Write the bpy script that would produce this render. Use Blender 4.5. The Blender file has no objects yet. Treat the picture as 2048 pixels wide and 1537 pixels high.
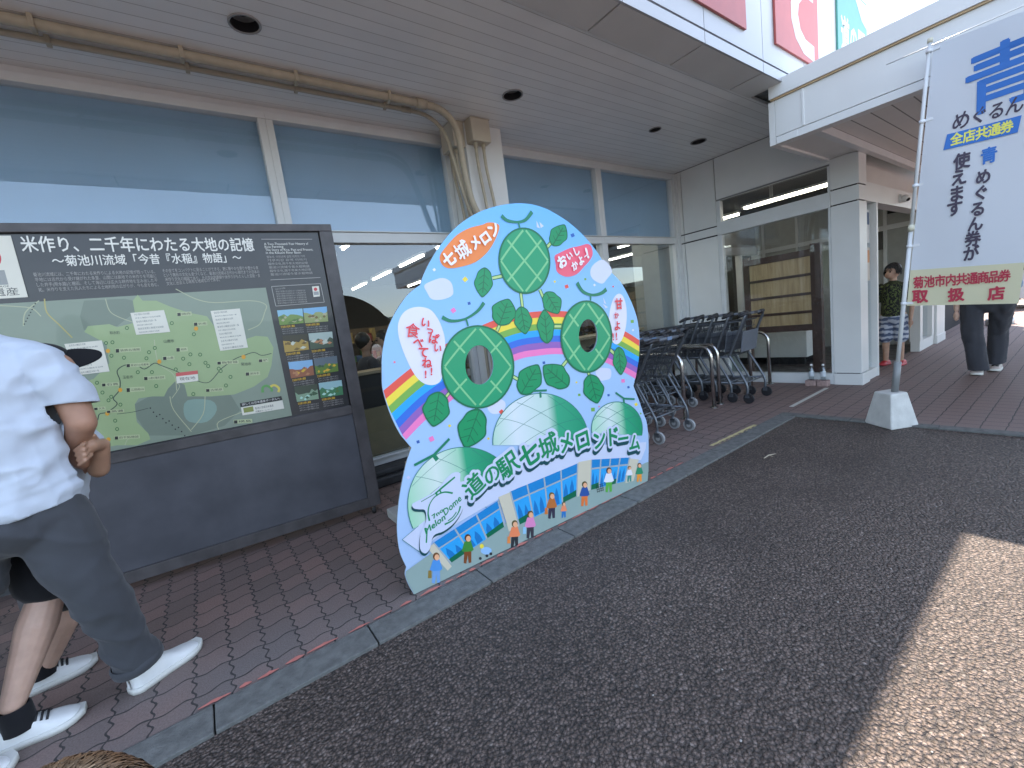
import bpy, bmesh, math, random
from math import sin, cos, pi, radians, atan2, sqrt
from mathutils import Vector, Matrix, noise
from mathutils.geometry import tessellate_polygon
random.seed(7)
scene = bpy.context.scene
col = scene.collection

# ------------------------------------------------------------------ camera
CAMR = ((0.7979852048919387, -0.5888532890775316, -0.12834101727874714),
        (-0.18564024663560144, -0.03756486226562639, -0.9818994754821073),
        (0.5733736230440356, 0.8073665122269672, -0.13929107412831143))
FPX, PW, PH = 857.3156, 2048.0, 1537.0
EYE = Vector((0, 0, 1.3))
cd = bpy.data.cameras.new('camera'); cam = bpy.data.objects.new('camera', cd); col.objects.link(cam)
cd.sensor_fit = 'HORIZONTAL'; cd.sensor_width = 36.0; cd.lens = FPX / PW * 36.0
cd.clip_start = 0.02; cd.clip_end = 2000
xr, yd, zf = (Vector(r) for r in CAMR)
m = Matrix.Identity(4)
for i in range(3):
    m[i][0] = xr[i]; m[i][1] = -yd[i]; m[i][2] = -zf[i]; m[i][3] = EYE[i]
cam.matrix_world = m
scene.camera = cam

# ------------------------------------------------------------------ sky, sun, exposure
SUNV = Vector((0.634, 0.32, 1.0)).normalized()
w = bpy.data.worlds.new('World'); scene.world = w; w.use_nodes = True
wn = w.node_tree.nodes; wl = w.node_tree.links
sky = wn.new('ShaderNodeTexSky'); sky.sky_type = 'NISHITA'; sky.sun_disc = False
sky.sun_elevation = math.asin(SUNV.z); sky.sun_rotation = atan2(SUNV.x, SUNV.y)
sky.air_density = 1.0; sky.dust_density = 0.8; sky.ozone_density = 1.0
hs = wn.new('ShaderNodeHueSaturation'); hs.inputs['Saturation'].default_value = 0.72
wl.new(sky.outputs[0], hs.inputs['Color']); wl.new(hs.outputs[0], wn['Background'].inputs[0]); wn['Background'].inputs[1].default_value = 0.15
sl = bpy.data.lights.new('sun', 'SUN'); sl.energy = 4.1; sl.angle = radians(0.53); sl.color = (1.0, 0.9, 0.76)
so = bpy.data.objects.new('sun', sl); col.objects.link(so)
so.rotation_euler = SUNV.to_track_quat('Z', 'Y').to_euler(); so.location = (8, 4, 14)
scene.view_settings.view_transform = 'Standard'; scene.view_settings.look = 'None'
scene.view_settings.exposure = 2.2; scene.view_settings.gamma = 1.0
scene.cycles.max_bounces = 10; scene.cycles.transparent_max_bounces = 16
scene.cycles.sample_clamp_indirect = 6.0

# ------------------------------------------------------------------ measuring helpers: photograph pixel -> point on a real plane
def ray(p):
    a, b = (p[0] - PW / 2) / FPX, (p[1] - PH / 2) / FPX
    return xr * a + yd * b + zf
def on(p, axis, val):
    d = ray(p); t = (val - EYE[axis]) / d[axis]
    return EYE + d * t
def G(p, z=0.0): return on(p, 2, z)
def FY(p, y): return on(p, 1, y)
class Plane:
    """vertical plane: local u to the right as seen from the street, v up, n towards the viewer"""
    def __init__(s, A, B):
        s.A = Vector((A[0], A[1], 0)); d = Vector((B[0] - A[0], B[1] - A[1], 0)); s.u = d.normalized()
        s.n = Vector((s.u.y, -s.u.x, 0)); s.v = Vector((0, 0, 1))
    def uv(s, p):
        d = ray(p); t = (s.A - EYE).dot(s.n) / d.dot(s.n); q = EYE + d * t - s.A
        return (q.dot(s.u), q.z)
    def w(s, u, v, h=0.0): return s.A + s.u * u + s.v * v + s.n * h

# ------------------------------------------------------------------ materials
def lin(c):
    c = c / 255.0
    return c / 12.92 if c <= 0.04045 else ((c + 0.055) / 1.055) ** 2.4
def hexrgb(h): return tuple(int(h[i:i + 2], 16) for i in (0, 2, 4))
def alb(h, f=(1, 1, 1), cap=0.85):
    return tuple(min(cap, lin(c) * k) for c, k in zip(hexrgb(h), f))
MC = {}
def mat(name, c, rough=0.6, metal=0.0, var=0.06, scale=9.0, bump=0.0, bscale=60.0, coat=0.0, spec=0.5):
    if name in MC: return MC[name]
    if isinstance(c, str): c = alb(c)
    M = bpy.data.materials.new(name); M.use_nodes = True; MC[name] = M
    N = M.node_tree.nodes; L = M.node_tree.links; b = N['Principled BSDF']
    b.inputs['Roughness'].default_value = rough; b.inputs['Metallic'].default_value = metal
    b.inputs['Coat Weight'].default_value = coat; b.inputs['Specular IOR Level'].default_value = spec
    tc = N.new('ShaderNodeTexCoord'); nz = N.new('ShaderNodeTexNoise')
    nz.inputs['Scale'].default_value = scale; nz.inputs['Detail'].default_value = 6
    L.new(tc.outputs['Object'], nz.inputs['Vector'])
    rp = N.new('ShaderNodeValToRGB')
    rp.color_ramp.elements[0].position = 0.3; rp.color_ramp.elements[1].position = 0.7
    rp.color_ramp.elements[0].color = tuple(max(0, x * (1 - var)) for x in c) + (1,)
    rp.color_ramp.elements[1].color = tuple(min(1, x * (1 + var)) for x in c) + (1,)
    L.new(nz.outputs['Fac'], rp.inputs[0]); L.new(rp.outputs[0], b.inputs['Base Color'])
    if bump > 0:
        n2 = N.new('ShaderNodeTexNoise'); n2.inputs['Scale'].default_value = bscale; n2.inputs['Detail'].default_value = 4
        L.new(tc.outputs['Object'], n2.inputs['Vector'])
        bp = N.new('ShaderNodeBump'); bp.inputs['Strength'].default_value = bump; bp.inputs['Distance'].default_value = 0.01
        L.new(n2.outputs['Fac'], bp.inputs['Height']); L.new(bp.outputs[0], b.inputs['Normal'])
    return M
def emis(name, c, s):
    if name in MC: return MC[name]
    M = bpy.data.materials.new(name); M.use_nodes = True; MC[name] = M
    b = M.node_tree.nodes['Principled BSDF']; b.inputs['Base Color'].default_value = (.8, .8, .8, 1)
    b.inputs['Emission Color'].default_value = tuple(c) + (1,); b.inputs['Emission Strength'].default_value = s
    return M
def glassmat(name, tint, base, gl=(0.9, 0.95, 1.0)):
    if name in MC: return MC[name]
    M = bpy.data.materials.new(name); M.use_nodes = True; MC[name] = M
    N = M.node_tree.nodes; L = M.node_tree.links; N.remove(N['Principled BSDF']); out = N['Material Output']
    tr = N.new('ShaderNodeBsdfTransparent'); tr.inputs[0].default_value = tuple(tint) + (1,)
    g = N.new('ShaderNodeBsdfGlossy'); g.inputs['Roughness'].default_value = 0.0; g.inputs[0].default_value = tuple(gl) + (1,)
    lw = N.new('ShaderNodeFresnel'); lw.inputs[0].default_value = 1.5
    ad = N.new('ShaderNodeMath'); ad.operation = 'ADD'; ad.inputs[1].default_value = base; ad.use_clamp = True
    geo = N.new('ShaderNodeNewGeometry'); fr = N.new('ShaderNodeMath'); fr.operation = 'MULTIPLY'; fr.inputs[1].default_value = 1.7; L.new(lw.outputs[0], fr.inputs[0])
    inv = N.new('ShaderNodeMath'); inv.operation = 'SUBTRACT'; inv.inputs[0].default_value = 1.0; L.new(geo.outputs['Backfacing'], inv.inputs[1])
    L.new(fr.outputs[0], ad.inputs[0]); fm = N.new('ShaderNodeMath'); fm.operation = 'MULTIPLY'; L.new(ad.outputs[0], fm.inputs[0]); L.new(inv.outputs[0], fm.inputs[1])
    mx = N.new('ShaderNodeMixShader'); L.new(fm.outputs[0], mx.inputs[0]); L.new(tr.outputs[0], mx.inputs[1]); L.new(g.outputs[0], mx.inputs[2])
    L.new(mx.outputs[0], out.inputs[0])
    return M

# ------------------------------------------------------------------ mesh builder
class MB:
    def __init__(s): s.v = []; s.f = []; s.m = []; s.mats = []; s.sm = []
    def mi(s, m):
        if m not in s.mats: s.mats.append(m)
        return s.mats.index(m)
    def add(s, vs, fs, m=None, smooth=False):
        o = len(s.v); s.v += [tuple(v) for v in vs]; k = s.mi(m)
        for f in fs: s.f.append(tuple(o + i for i in f)); s.m.append(k); s.sm.append(smooth)
        return s
    def box(s, a, b, m=None, T=None):
        x0, y0, z0 = (min(p, q) for p, q in zip(a, b)); x1, y1, z1 = (max(p, q) for p, q in zip(a, b))
        vs = [Vector(p) for p in ((x0, y0, z0), (x1, y0, z0), (x1, y1, z0), (x0, y1, z0), (x0, y0, z1), (x1, y0, z1), (x1, y1, z1), (x0, y1, z1))]
        if T: vs = [T @ v for v in vs]
        return s.add(vs, [(3, 2, 1, 0), (4, 5, 6, 7), (0, 1, 5, 4), (1, 2, 6, 5), (2, 3, 7, 6), (3, 0, 4, 7)], m)
    def tube(s, pts, r, m=None, n=10, T=None, caps=True):
        pts = [Vector(p) for p in pts]; rs = r if isinstance(r, (list, tuple)) else [r] * len(pts)
        vs = []; prev = None
        for i, p in enumerate(pts):
            d = (pts[min(i + 1, len(pts) - 1)] - pts[max(i - 1, 0)])
            d = d.normalized() if d.length > 1e-9 else Vector((0, 0, 1))
            if prev is None:
                a = Vector((0, 0, 1)) if abs(d.z) < 0.9 else Vector((1, 0, 0)); x = d.cross(a).normalized()
            else:
                x = (prev - d * prev.dot(d)); x = x.normalized() if x.length > 1e-6 else d.orthogonal().normalized()
            prev = x; y = d.cross(x)
            for k in range(n):
                an = 2 * pi * k / n; vs.append(p + (x * cos(an) + y * sin(an)) * rs[i])
        if T: vs = [T @ v for v in vs]
        fs = [(i * n + k, i * n + (k + 1) % n, (i + 1) * n + (k + 1) % n, (i + 1) * n + k) for i in range(len(pts) - 1) for k in range(n)]
        s.add(vs, fs, m, n > 5)
        if caps:
            o = len(s.v) - len(vs); k = s.mi(m)
            s.f.append(tuple(o + i for i in range(n - 1, -1, -1))); s.f.append(tuple(o + (len(pts) - 1) * n + i for i in range(n)))
            s.m += [k, k]; s.sm += [False, False]
        return s
    def cyl(s, c, r, h, m=None, n=24, axis=2, r2=None):
        e = Vector((0, 0, 0)); e[axis] = h
        return s.tube([Vector(c), Vector(c) + e], [r, r if r2 is None else r2], m, n)
    def sphere(s, c, r, m=None, n=16, k=10, T=None):
        c = Vector(c); R = r if isinstance(r, (tuple, list)) else (r, r, r); vs = []
        for i in range(k + 1):
            t = pi * i / k
            for j in range(n):
                a = 2 * pi * j / n; vs.append(c + Vector((R[0] * sin(t) * cos(a), R[1] * sin(t) * sin(a), R[2] * cos(t))))
        if T: vs = [T @ v for v in vs]
        fs = [(i * n + j, (i + 1) * n + j, (i + 1) * n + (j + 1) % n, i * n + (j + 1) % n) for i in range(k) for j in range(n)]
        return s.add(vs, fs, m, True)
    def prism(s, loops, h0, h1, fn, m=None, ms=None, mb=None):
        """filled outline (first loop) with holes (others), extruded from h0 to h1; fn(u,v,h)->world"""
        fl = [p for l in loops for p in l]; n = len(fl)
        tri = tessellate_polygon([[Vector((p[0], p[1], 0)) for p in l] for l in loops])
        s.add([fn(p[0], p[1], h1) for p in fl], [orient(t, fl) for t in tri], m)
        s.add([fn(p[0], p[1], h0) for p in fl], [orient(t, fl)[::-1] for t in tri], mb or ms or m)
        for l in loops:
            k = len(l)
            s.add([fn(p[0], p[1], h0) for p in l] + [fn(p[0], p[1], h1) for p in l], [(i, (i + 1) % k, k + (i + 1) % k, k + i) for i in range(k)], ms or m)
        return s
    def build(s, name, m=None, parent=None, bevel=0.0, subsurf=0):
        me = bpy.data.meshes.new(name)
        me.from_pydata([tuple(v) for v in s.v], [], s.f)
        mats = [x if x is not None else m for x in s.mats]
        for x in mats: me.materials.append(x)
        me.polygons.foreach_set('material_index', s.m); me.polygons.foreach_set('use_smooth', s.sm)
        me.validate(); me.update()
        if bevel:
            bm = bmesh.new(); bm.from_mesh(me); bmesh.ops.remove_doubles(bm, verts=bm.verts, dist=1e-5)
            bmesh.ops.recalc_face_normals(bm, faces=bm.faces)
            es = [e for e in bm.edges if len(e.link_faces) == 2 and e.calc_face_angle(0) > 0.6]
            bmesh.ops.bevel(bm, geom=es, offset=bevel, segments=2, affect='EDGES', profile=0.5, clamp_overlap=True)
            bm.to_mesh(me); bm.free()
        o = bpy.data.objects.new(name, me); col.objects.link(o)
        if parent is not None: o.parent = parent
        return o
def orient(t, fl):
    a, b, c = (fl[i] for i in t)
    return tuple(t) if (b[0] - a[0]) * (c[1] - a[1]) - (b[1] - a[1]) * (c[0] - a[0]) > 0 else (t[0], t[2], t[1])
def tag(o, label=None, cat=None, group=None, kind=None):
    if label: o['label'] = label
    if cat: o['category'] = cat
    if group: o['group'] = group
    if kind: o['kind'] = kind
    return o
def thing(name, label, cat, loc=(0, 0, 0), rz=0.0, group=None):
    o = bpy.data.objects.new(name, None); col.objects.link(o); o.location = loc; o.rotation_euler = (0, 0, rz)
    o.empty_display_size = 0.1
    return tag(o, label, cat, group)
def at(o):
    """builder transform: world coordinates -> local of a thing standing unrotated at its location"""
    return Matrix.Translation(-Vector(o.location))
def shift(mb, o):
    l = Vector(o.location); mb.v = [(v[0] - l.x, v[1] - l.y, v[2] - l.z) for v in mb.v]; return mb
def copy_tree(o, parent=None):
    c = o.copy(); col.objects.link(c)
    if parent is not None: c.parent = parent
    for ch in list(o.children): copy_tree(ch, c)
    return c
def struct(name, mb, m): return tag(mb.build(name, m), kind='structure')
def ell(cx, cy, rx, ry, n=48, rot=0.0):
    return [(cx + rx * cos(t) * cos(rot) - ry * sin(t) * sin(rot), cy + rx * cos(t) * sin(rot) + ry * sin(t) * cos(rot)) for t in (2 * pi * k / n for k in range(n))]
def arc(p0, p1, p2, n=8):
    p0, p1, p2 = Vector(p0), Vector(p1), Vector(p2)
    return [p0 * (1 - t) ** 2 + p1 * 2 * t * (1 - t) + p2 * t * t for t in (k / n for k in range(n + 1))]
def catmull(P, n=6, closed=False):
    P = [Vector(p) for p in P]; out = []; N = len(P)
    rng = range(N) if closed else range(N - 1)
    for i in rng:
        g = (lambda k: P[k % N]) if closed else (lambda k: P[max(0, min(N - 1, k))])
        a, b, c, d = g(i - 1), g(i), g(i + 1), g(i + 2)
        for k in range(n):
            t = k / n
            out.append(0.5 * ((2 * b) + (c - a) * t + (2 * a - 5 * b + 4 * c - d) * t * t + (3 * b - a - 3 * c + d) * t ** 3))
    if not closed: out.append(P[-1])
    return out

# ------------------------------------------------------------------ glyphs (Blender's built-in font)
GC = {}
def glyph(s, off=0.0):
    k = (s, off)
    if k in GC: return GC[k]
    c = bpy.data.curves.new('t', 'FONT'); c.body = s; c.offset = off; c.resolution_u = 3 if len(s) < 3 else 2
    o = bpy.data.objects.new('t', c); col.objects.link(o)
    dg = bpy.context.evaluated_depsgraph_get(); dg.update()
    me = o.evaluated_get(dg).to_mesh()
    vs = [(v.co.x, v.co.y) for v in me.vertices]; fs = [tuple(p.vertices) for p in me.polygons]
    o.evaluated_get(dg).to_mesh_clear(); bpy.data.objects.remove(o); bpy.data.curves.remove(c)
    GC[k] = (vs, fs); return GC[k]

class Art:
    """flat print on a Plane; every shape given in photograph pixels through P(x,y), one thin layer after the other"""
    def __init__(s, plane, P, h0=0.001, dh=0.00025, warp=None):
        s.pl = plane; s.P = P; s.h = h0; s.dh = dh; s.mb = MB(); s.warp = warp
    def W(s, u, v):
        q = s.pl.w(u, v, s.h)
        return s.warp(q, u, v) if s.warp else q
    def uv(s, p): return s.pl.uv(s.P(*p))
    def poly(s, pts, m, holes=(), local=False, smooth=0):
        if smooth: pts = [(q.x, q.y) for q in catmull([(p[0], p[1], 0) for p in pts], smooth, True)]
        l = [pts if local else [s.uv(p) for p in pts]] + [list(h) for h in holes]
        fl = [p for q in l for p in q]
        tri = tessellate_polygon([[Vector((p[0], p[1], 0)) for p in q] for q in l])
        s.mb.add([s.W(*p) for p in fl], [orient(t, fl) for t in tri], m); s.h += s.dh
    def ellipse(s, c, rx, ry, m, rot=0.0, hole=None, n=40): s.poly(ell(c[0], c[1], rx, ry, n, rot), m, holes=[hole] if hole else ())
    def line(s, pts, wd, m, smooth=0, skip=None, taper=False, closed=False):
        """stroke; wd in photo-zoom pixels of P"""
        if smooth: pts = [(q.x, q.y) for q in catmull([(p[0], p[1], 0) for p in pts], smooth, closed)]
        if closed: pts = list(pts) + [pts[0]]
        loc = [Vector(s.uv(p)) for p in pts]
        c = pts[len(pts) // 2]; a = Vector(s.uv(c)); k = ((Vector(s.uv((c[0] + wd, c[1]))) - a).length + (Vector(s.uv((c[0], c[1] + wd))) - a).length) / 4
        L = []; R = []
        for i, p in enumerate(loc):
            d = loc[min(i + 1, len(loc) - 1)] - loc[max(i - 1, 0)]
            if closed and i in (0, len(loc) - 1): d = loc[1] - loc[-2]
            d = d.normalized() if d.length > 0 else Vector((1, 0)); nn = Vector((-d.y, d.x)); kk = k * (0.55 + 0.9 * abs(i / (len(loc) - 1) - 0.5)) if taper else k
            L.append(p + nn * kk); R.append(p - nn * kk)
        vs = [s.W(*q) for q in L + R]; n = len(loc); fs = []
        for i in range(n - 1):
            if skip and (skip(loc[i]) or skip(loc[i + 1])): continue
            fs.append((n + i, n + i + 1, i + 1, i))
        if fs: s.mb.add(vs, fs, m)
        s.h += s.dh
    def char(s, ch, c, size, m, rot=0.0, off=0.0, sx=1.0, dy=0.0, shear=0.0):
        """one character centred at pixel c, `size` pixels tall"""
        vs, fs = glyph(ch); a = Vector(s.uv(c)); b = Vector(s.uv((c[0], c[1] - size))); k = (b - a).length
        ra = radians(rot); n = 0 if off <= 0 else (5 if off < .03 else 8 if off < .1 else 16)
        for q in [(0, 0)] + [(off * cos(2 * pi * i / n), off * sin(2 * pi * i / n)) for i in range(n)]:
            out = []
            for x, y in vs:
                X, Y = (x - 0.5 + q[0]) * k * sx, (y - 0.36 + q[1]) * k; X += Y * shear
                out.append(s.W(a.x + X * cos(ra) - Y * sin(ra), a.y + X * sin(ra) + Y * cos(ra) + dy))
            s.mb.add(out, fs, m); s.h += s.dh * .3
        s.h += s.dh
    def text(s, t, a, b, hpx, m, off=0.0, shear=0.0):
        """a line of text from pixel a to pixel b on its mid-height"""
        vs, fs = glyph(t); A = Vector(s.uv(a)); B = Vector(s.uv(b)); d = B - A; wd = d.length; d.normalize(); nn = Vector((-d.y, d.x))
        c = ((a[0] + b[0]) / 2, (a[1] + b[1]) / 2); k = (Vector(s.uv((c[0], c[1] - hpx))) - Vector(s.uv(c))).length
        x0 = min(v[0] for v in vs); x1 = max(v[0] for v in vs)
        n = 4 if off > 0.012 else 0; ex = wd / (x1 - x0)
        for o_ in [(0, 0)] + [(off * cos(2 * pi * i / n), off * sin(2 * pi * i / n)) for i in range(n)]:
            out = []
            for x, y in vs:
                q = A + d * ((x - x0 + o_[0]) * ex + (y - 0.36) * k * shear) + nn * ((y - 0.36 + o_[1]) * k); out.append(s.W(q.x, q.y))
            s.mb.add(out, fs, m); s.h += s.dh * .3
        s.h += s.dh

# ------------------------------------------------------------------ surface materials of the setting
def nodes_of(name):
    M = bpy.data.materials.new(name); M.use_nodes = True; MC[name] = M
    return M, M.node_tree.nodes, M.node_tree.links, M.node_tree.nodes['Principled BSDF']
def ramp(N, stops, interp='LINEAR'):
    r = N.new('ShaderNodeValToRGB'); r.color_ramp.interpolation = interp
    while len(r.color_ramp.elements) < len(stops): r.color_ramp.elements.new(0.5)
    for e, (p, c) in zip(r.color_ramp.elements, stops): e.position = p; e.color = tuple(c) + (1,)
    return r
def mathn(N, L, op, a, b=None, clamp=False):
    n = N.new('ShaderNodeMath'); n.operation = op; n.use_clamp = clamp
    for i, x in enumerate((a, b)):
        if x is None: continue
        if isinstance(x, (int, float)): n.inputs[i].default_value = x
        else: L.new(x, n.inputs[i])
    return n.outputs[0]
def asphalt_mat():
    M, N, L, b = nodes_of('asphalt')
    tc = N.new('ShaderNodeTexCoord')
    nz = N.new('ShaderNodeTexNoise'); nz.inputs['Scale'].default_value = 40; nz.inputs['Detail'].default_value = 2; L.new(tc.outputs['Object'], nz.inputs['Vector'])
    sc_ = N.new('ShaderNodeVectorMath'); sc_.operation = 'SCALE'; sc_.inputs['Scale'].default_value = 0.012; L.new(nz.outputs['Color'], sc_.inputs[0])
    ad = N.new('ShaderNodeVectorMath'); ad.operation = 'ADD'; L.new(tc.outputs['Object'], ad.inputs[0]); L.new(sc_.outputs[0], ad.inputs[1])
    v = N.new('ShaderNodeTexVoronoi'); v.inputs['Scale'].default_value = 80; L.new(ad.outputs[0], v.inputs['Vector'])
    v2 = N.new('ShaderNodeTexVoronoi'); v2.inputs['Scale'].default_value = 170; L.new(ad.outputs[0], v2.inputs['Vector'])
    sep = N.new('ShaderNodeSeparateColor'); L.new(v.outputs['Color'], sep.inputs[0])
    r = ramp(N, [(0.0, (0.08, 0.06, 0.049)), (0.45, (0.124, 0.093, 0.076)), (0.8, (0.172, 0.132, 0.11)), (0.98, (0.21, 0.167, 0.143)), (1.0, (0.28, 0.24, 0.21))])
    L.new(sep.outputs[0], r.inputs[0])
    big = N.new('ShaderNodeTexNoise'); big.inputs['Scale'].default_value = 1.3; big.inputs['Detail'].default_value = 5; L.new(tc.outputs['Object'], big.inputs['Vector'])
    r2 = ramp(N, [(0.3, (0.72, 0.68, 0.68)), (0.7, (1.12, 1.08, 1.08))]); L.new(big.outputs['Fac'], r2.inputs[0])
    mu = N.new('ShaderNodeMixRGB'); mu.blend_type = 'MULTIPLY'; mu.inputs[0].default_value = 1; L.new(r.outputs[0], mu.inputs[1]); L.new(r2.outputs[0], mu.inputs[2])
    # bitumen between the stones
    gap = ramp(N, [(0.35, (1, 1, 1)), (0.62, (0.16, 0.16, 0.17))]); L.new(v.outputs['Distance'], gap.inputs[0])
    m2 = N.new('ShaderNodeMixRGB'); m2.blend_type = 'MULTIPLY'; m2.inputs[0].default_value = 0.8; L.new(mu.outputs[0], m2.inputs[1]); L.new(gap.outputs[0], m2.inputs[2])
    L.new(m2.outputs[0], b.inputs['Base Color']); b.inputs['Roughness'].default_value = 0.62
    h = mathn(N, L, 'MULTIPLY', v.outputs['Distance'], -1.0)
    h2 = mathn(N, L, 'MULTIPLY', v2.outputs['Distance'], -0.3); hh = mathn(N, L, 'ADD', h, h2)
    h3 = mathn(N, L, 'MULTIPLY', sep.outputs[1], 0.35); hh = mathn(N, L, 'ADD', hh, h3)
    bp = N.new('ShaderNodeBump'); bp.inputs['Strength'].default_value = 1.0; bp.inputs['Distance'].default_value = 0.014
    L.new(hh, bp.inputs['Height']); L.new(bp.outputs[0], b.inputs['Normal'])
    return M
def paver_mat():
    M, N, L, b = nodes_of('interlocking_pavers')
    tc = N.new('ShaderNodeTexCoord'); sp = N.new('ShaderNodeSeparateXYZ'); L.new(tc.outputs['Object'], sp.inputs[0])
    x, y = sp.outputs[0], sp.outputs[1]
    jn = N.new('ShaderNodeTexNoise'); jn.inputs['Scale'].default_value = 11; L.new(tc.outputs['Object'], jn.inputs['Vector'])
    j = mathn(N, L, 'MULTIPLY', mathn(N, L, 'SUBTRACT', jn.outputs['Fac'], 0.5), 0.02)
    def wave(c, per, amp, ph=0.0):
        a = mathn(N, L, 'ADD', mathn(N, L, 'MULTIPLY', c, 2 * pi / per), ph)
        return mathn(N, L, 'MULTIPLY', mathn(N, L, 'SINE', a), amp)
    fade = N.new('ShaderNodeMapRange'); fade.inputs[1].default_value = 3.6; fade.inputs[2].default_value = 4.4; fade.inputs[3].default_value = 1.0; fade.inputs[4].default_value = 0.0
    L.new(x, fade.inputs[0])
    wx = mathn(N, L, 'MULTIPLY', wave(y, 0.07, 0.0075), fade.outputs[0]); wy = mathn(N, L, 'MULTIPLY', wave(x, 0.13, 0.009), fade.outputs[0])
    X = mathn(N, L, 'ADD', mathn(N, L, 'ADD', x, wx), j); Y = mathn(N, L, 'ADD', mathn(N, L, 'ADD', y, wy), j)
    cb = N.new('ShaderNodeCombineXYZ'); L.new(X, cb.inputs[0]); L.new(Y, cb.inputs[1])
    br = N.new('ShaderNodeTexBrick'); br.offset = 0.0; br.squash = 1.0; br.inputs['Scale'].default_value = 1.0
    br.inputs['Brick Width'].default_value = 0.131; br.inputs['Row Height'].default_value = 0.138; br.inputs['Mortar Size'].default_value = 0.0042; br.inputs['Mortar Smooth'].default_value = 0.35
    br.inputs['Color1'].default_value = (0, 0, 0, 1); br.inputs['Color2'].default_value = (1, 1, 1, 1); br.inputs['Mortar'].default_value = (0, 0, 0, 1); br.inputs['Bias'].default_value = 0
    L.new(cb.outputs[0], br.inputs['Vector'])
    cr = ramp(N, [(0.0, (0.165, 0.118, 0.102)), (0.5, (0.205, 0.138, 0.118)), (1.0, (0.25, 0.158, 0.133))]); L.new(br.outputs['Color'], cr.inputs[0])
    # greyer tone towards the kerb, fine grit
    n1 = N.new('ShaderNodeTexNoise'); n1.inputs['Scale'].default_value = 2.2; n1.inputs['Detail'].default_value = 7; L.new(tc.outputs['Object'], n1.inputs['Vector'])
    edge = N.new('ShaderNodeMapRange'); edge.inputs[1].default_value = 2.0; edge.inputs[2].default_value = 2.75; edge.inputs[3].default_value = 0.95; edge.inputs[4].default_value = 0.15
    L.new(y, edge.inputs[0])
    mfac = mathn(N, L, 'MULTIPLY', edge.outputs[0], n1.outputs['Fac'], True)
    mfac = mathn(N, L, 'MULTIPLY', mfac, 1.35, True)
    mg = N.new('ShaderNodeMixRGB'); L.new(mfac, mg.inputs[0]); L.new(cr.outputs[0], mg.inputs[1]); mg.inputs[2].default_value = (0.15, 0.138, 0.135, 1)
    n2 = N.new('ShaderNodeTexNoise'); n2.inputs['Scale'].default_value = 160; n2.inputs['Detail'].default_value = 3; L.new(tc.outputs['Object'], n2.inputs['Vector'])
    rg = ramp(N, [(0.3, (0.78, 0.78, 0.78)), (0.7, (1.2, 1.2, 1.2))]); L.new(n2.outputs['Fac'], rg.inputs[0])
    red = N.new('ShaderNodeMapRange'); red.inputs[1].default_value = 2.2; red.inputs[2].default_value = 4.8; red.inputs[3].default_value = 0.0; red.inputs[4].default_value = 1.0; L.new(x, red.inputs[0])
    rf = mathn(N, L, 'MULTIPLY', red.outputs[0], mathn(N, L, 'ADD', n1.outputs['Fac'], 0.35), True)
    rm = N.new('ShaderNodeMixRGB'); L.new(rf, rm.inputs[0]); L.new(mg.outputs[0], rm.inputs[1]); rm.inputs[2].default_value = (0.2, 0.137, 0.122, 1); mg = rm
    mm = N.new('ShaderNodeMixRGB'); mm.blend_type = 'MULTIPLY'; mm.inputs[0].default_value = 1; L.new(mg.outputs[0], mm.inputs[1]); L.new(rg.outputs[0], mm.inputs[2])
    mo = N.new('ShaderNodeMixRGB'); L.new(br.outputs['Fac'], mo.inputs[0]); L.new(mm.outputs[0], mo.inputs[1]); mo.inputs[2].default_value = (0.045, 0.041, 0.04, 1)
    L.new(mo.outputs[0], b.inputs['Base Color']); b.inputs['Roughness'].default_value = 0.7
    hgt = mathn(N, L, 'ADD', mathn(N, L, 'MULTIPLY', br.outputs['Fac'], -1.0), mathn(N, L, 'MULTIPLY', n2.outputs['Fac'], 0.22))
    bp = N.new('ShaderNodeBump'); bp.inputs['Strength'].default_value = 0.8; bp.inputs['Distance'].default_value = 0.006
    L.new(hgt, bp.inputs['Height']); L.new(bp.outputs[0], b.inputs['Normal'])
    return M
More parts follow.
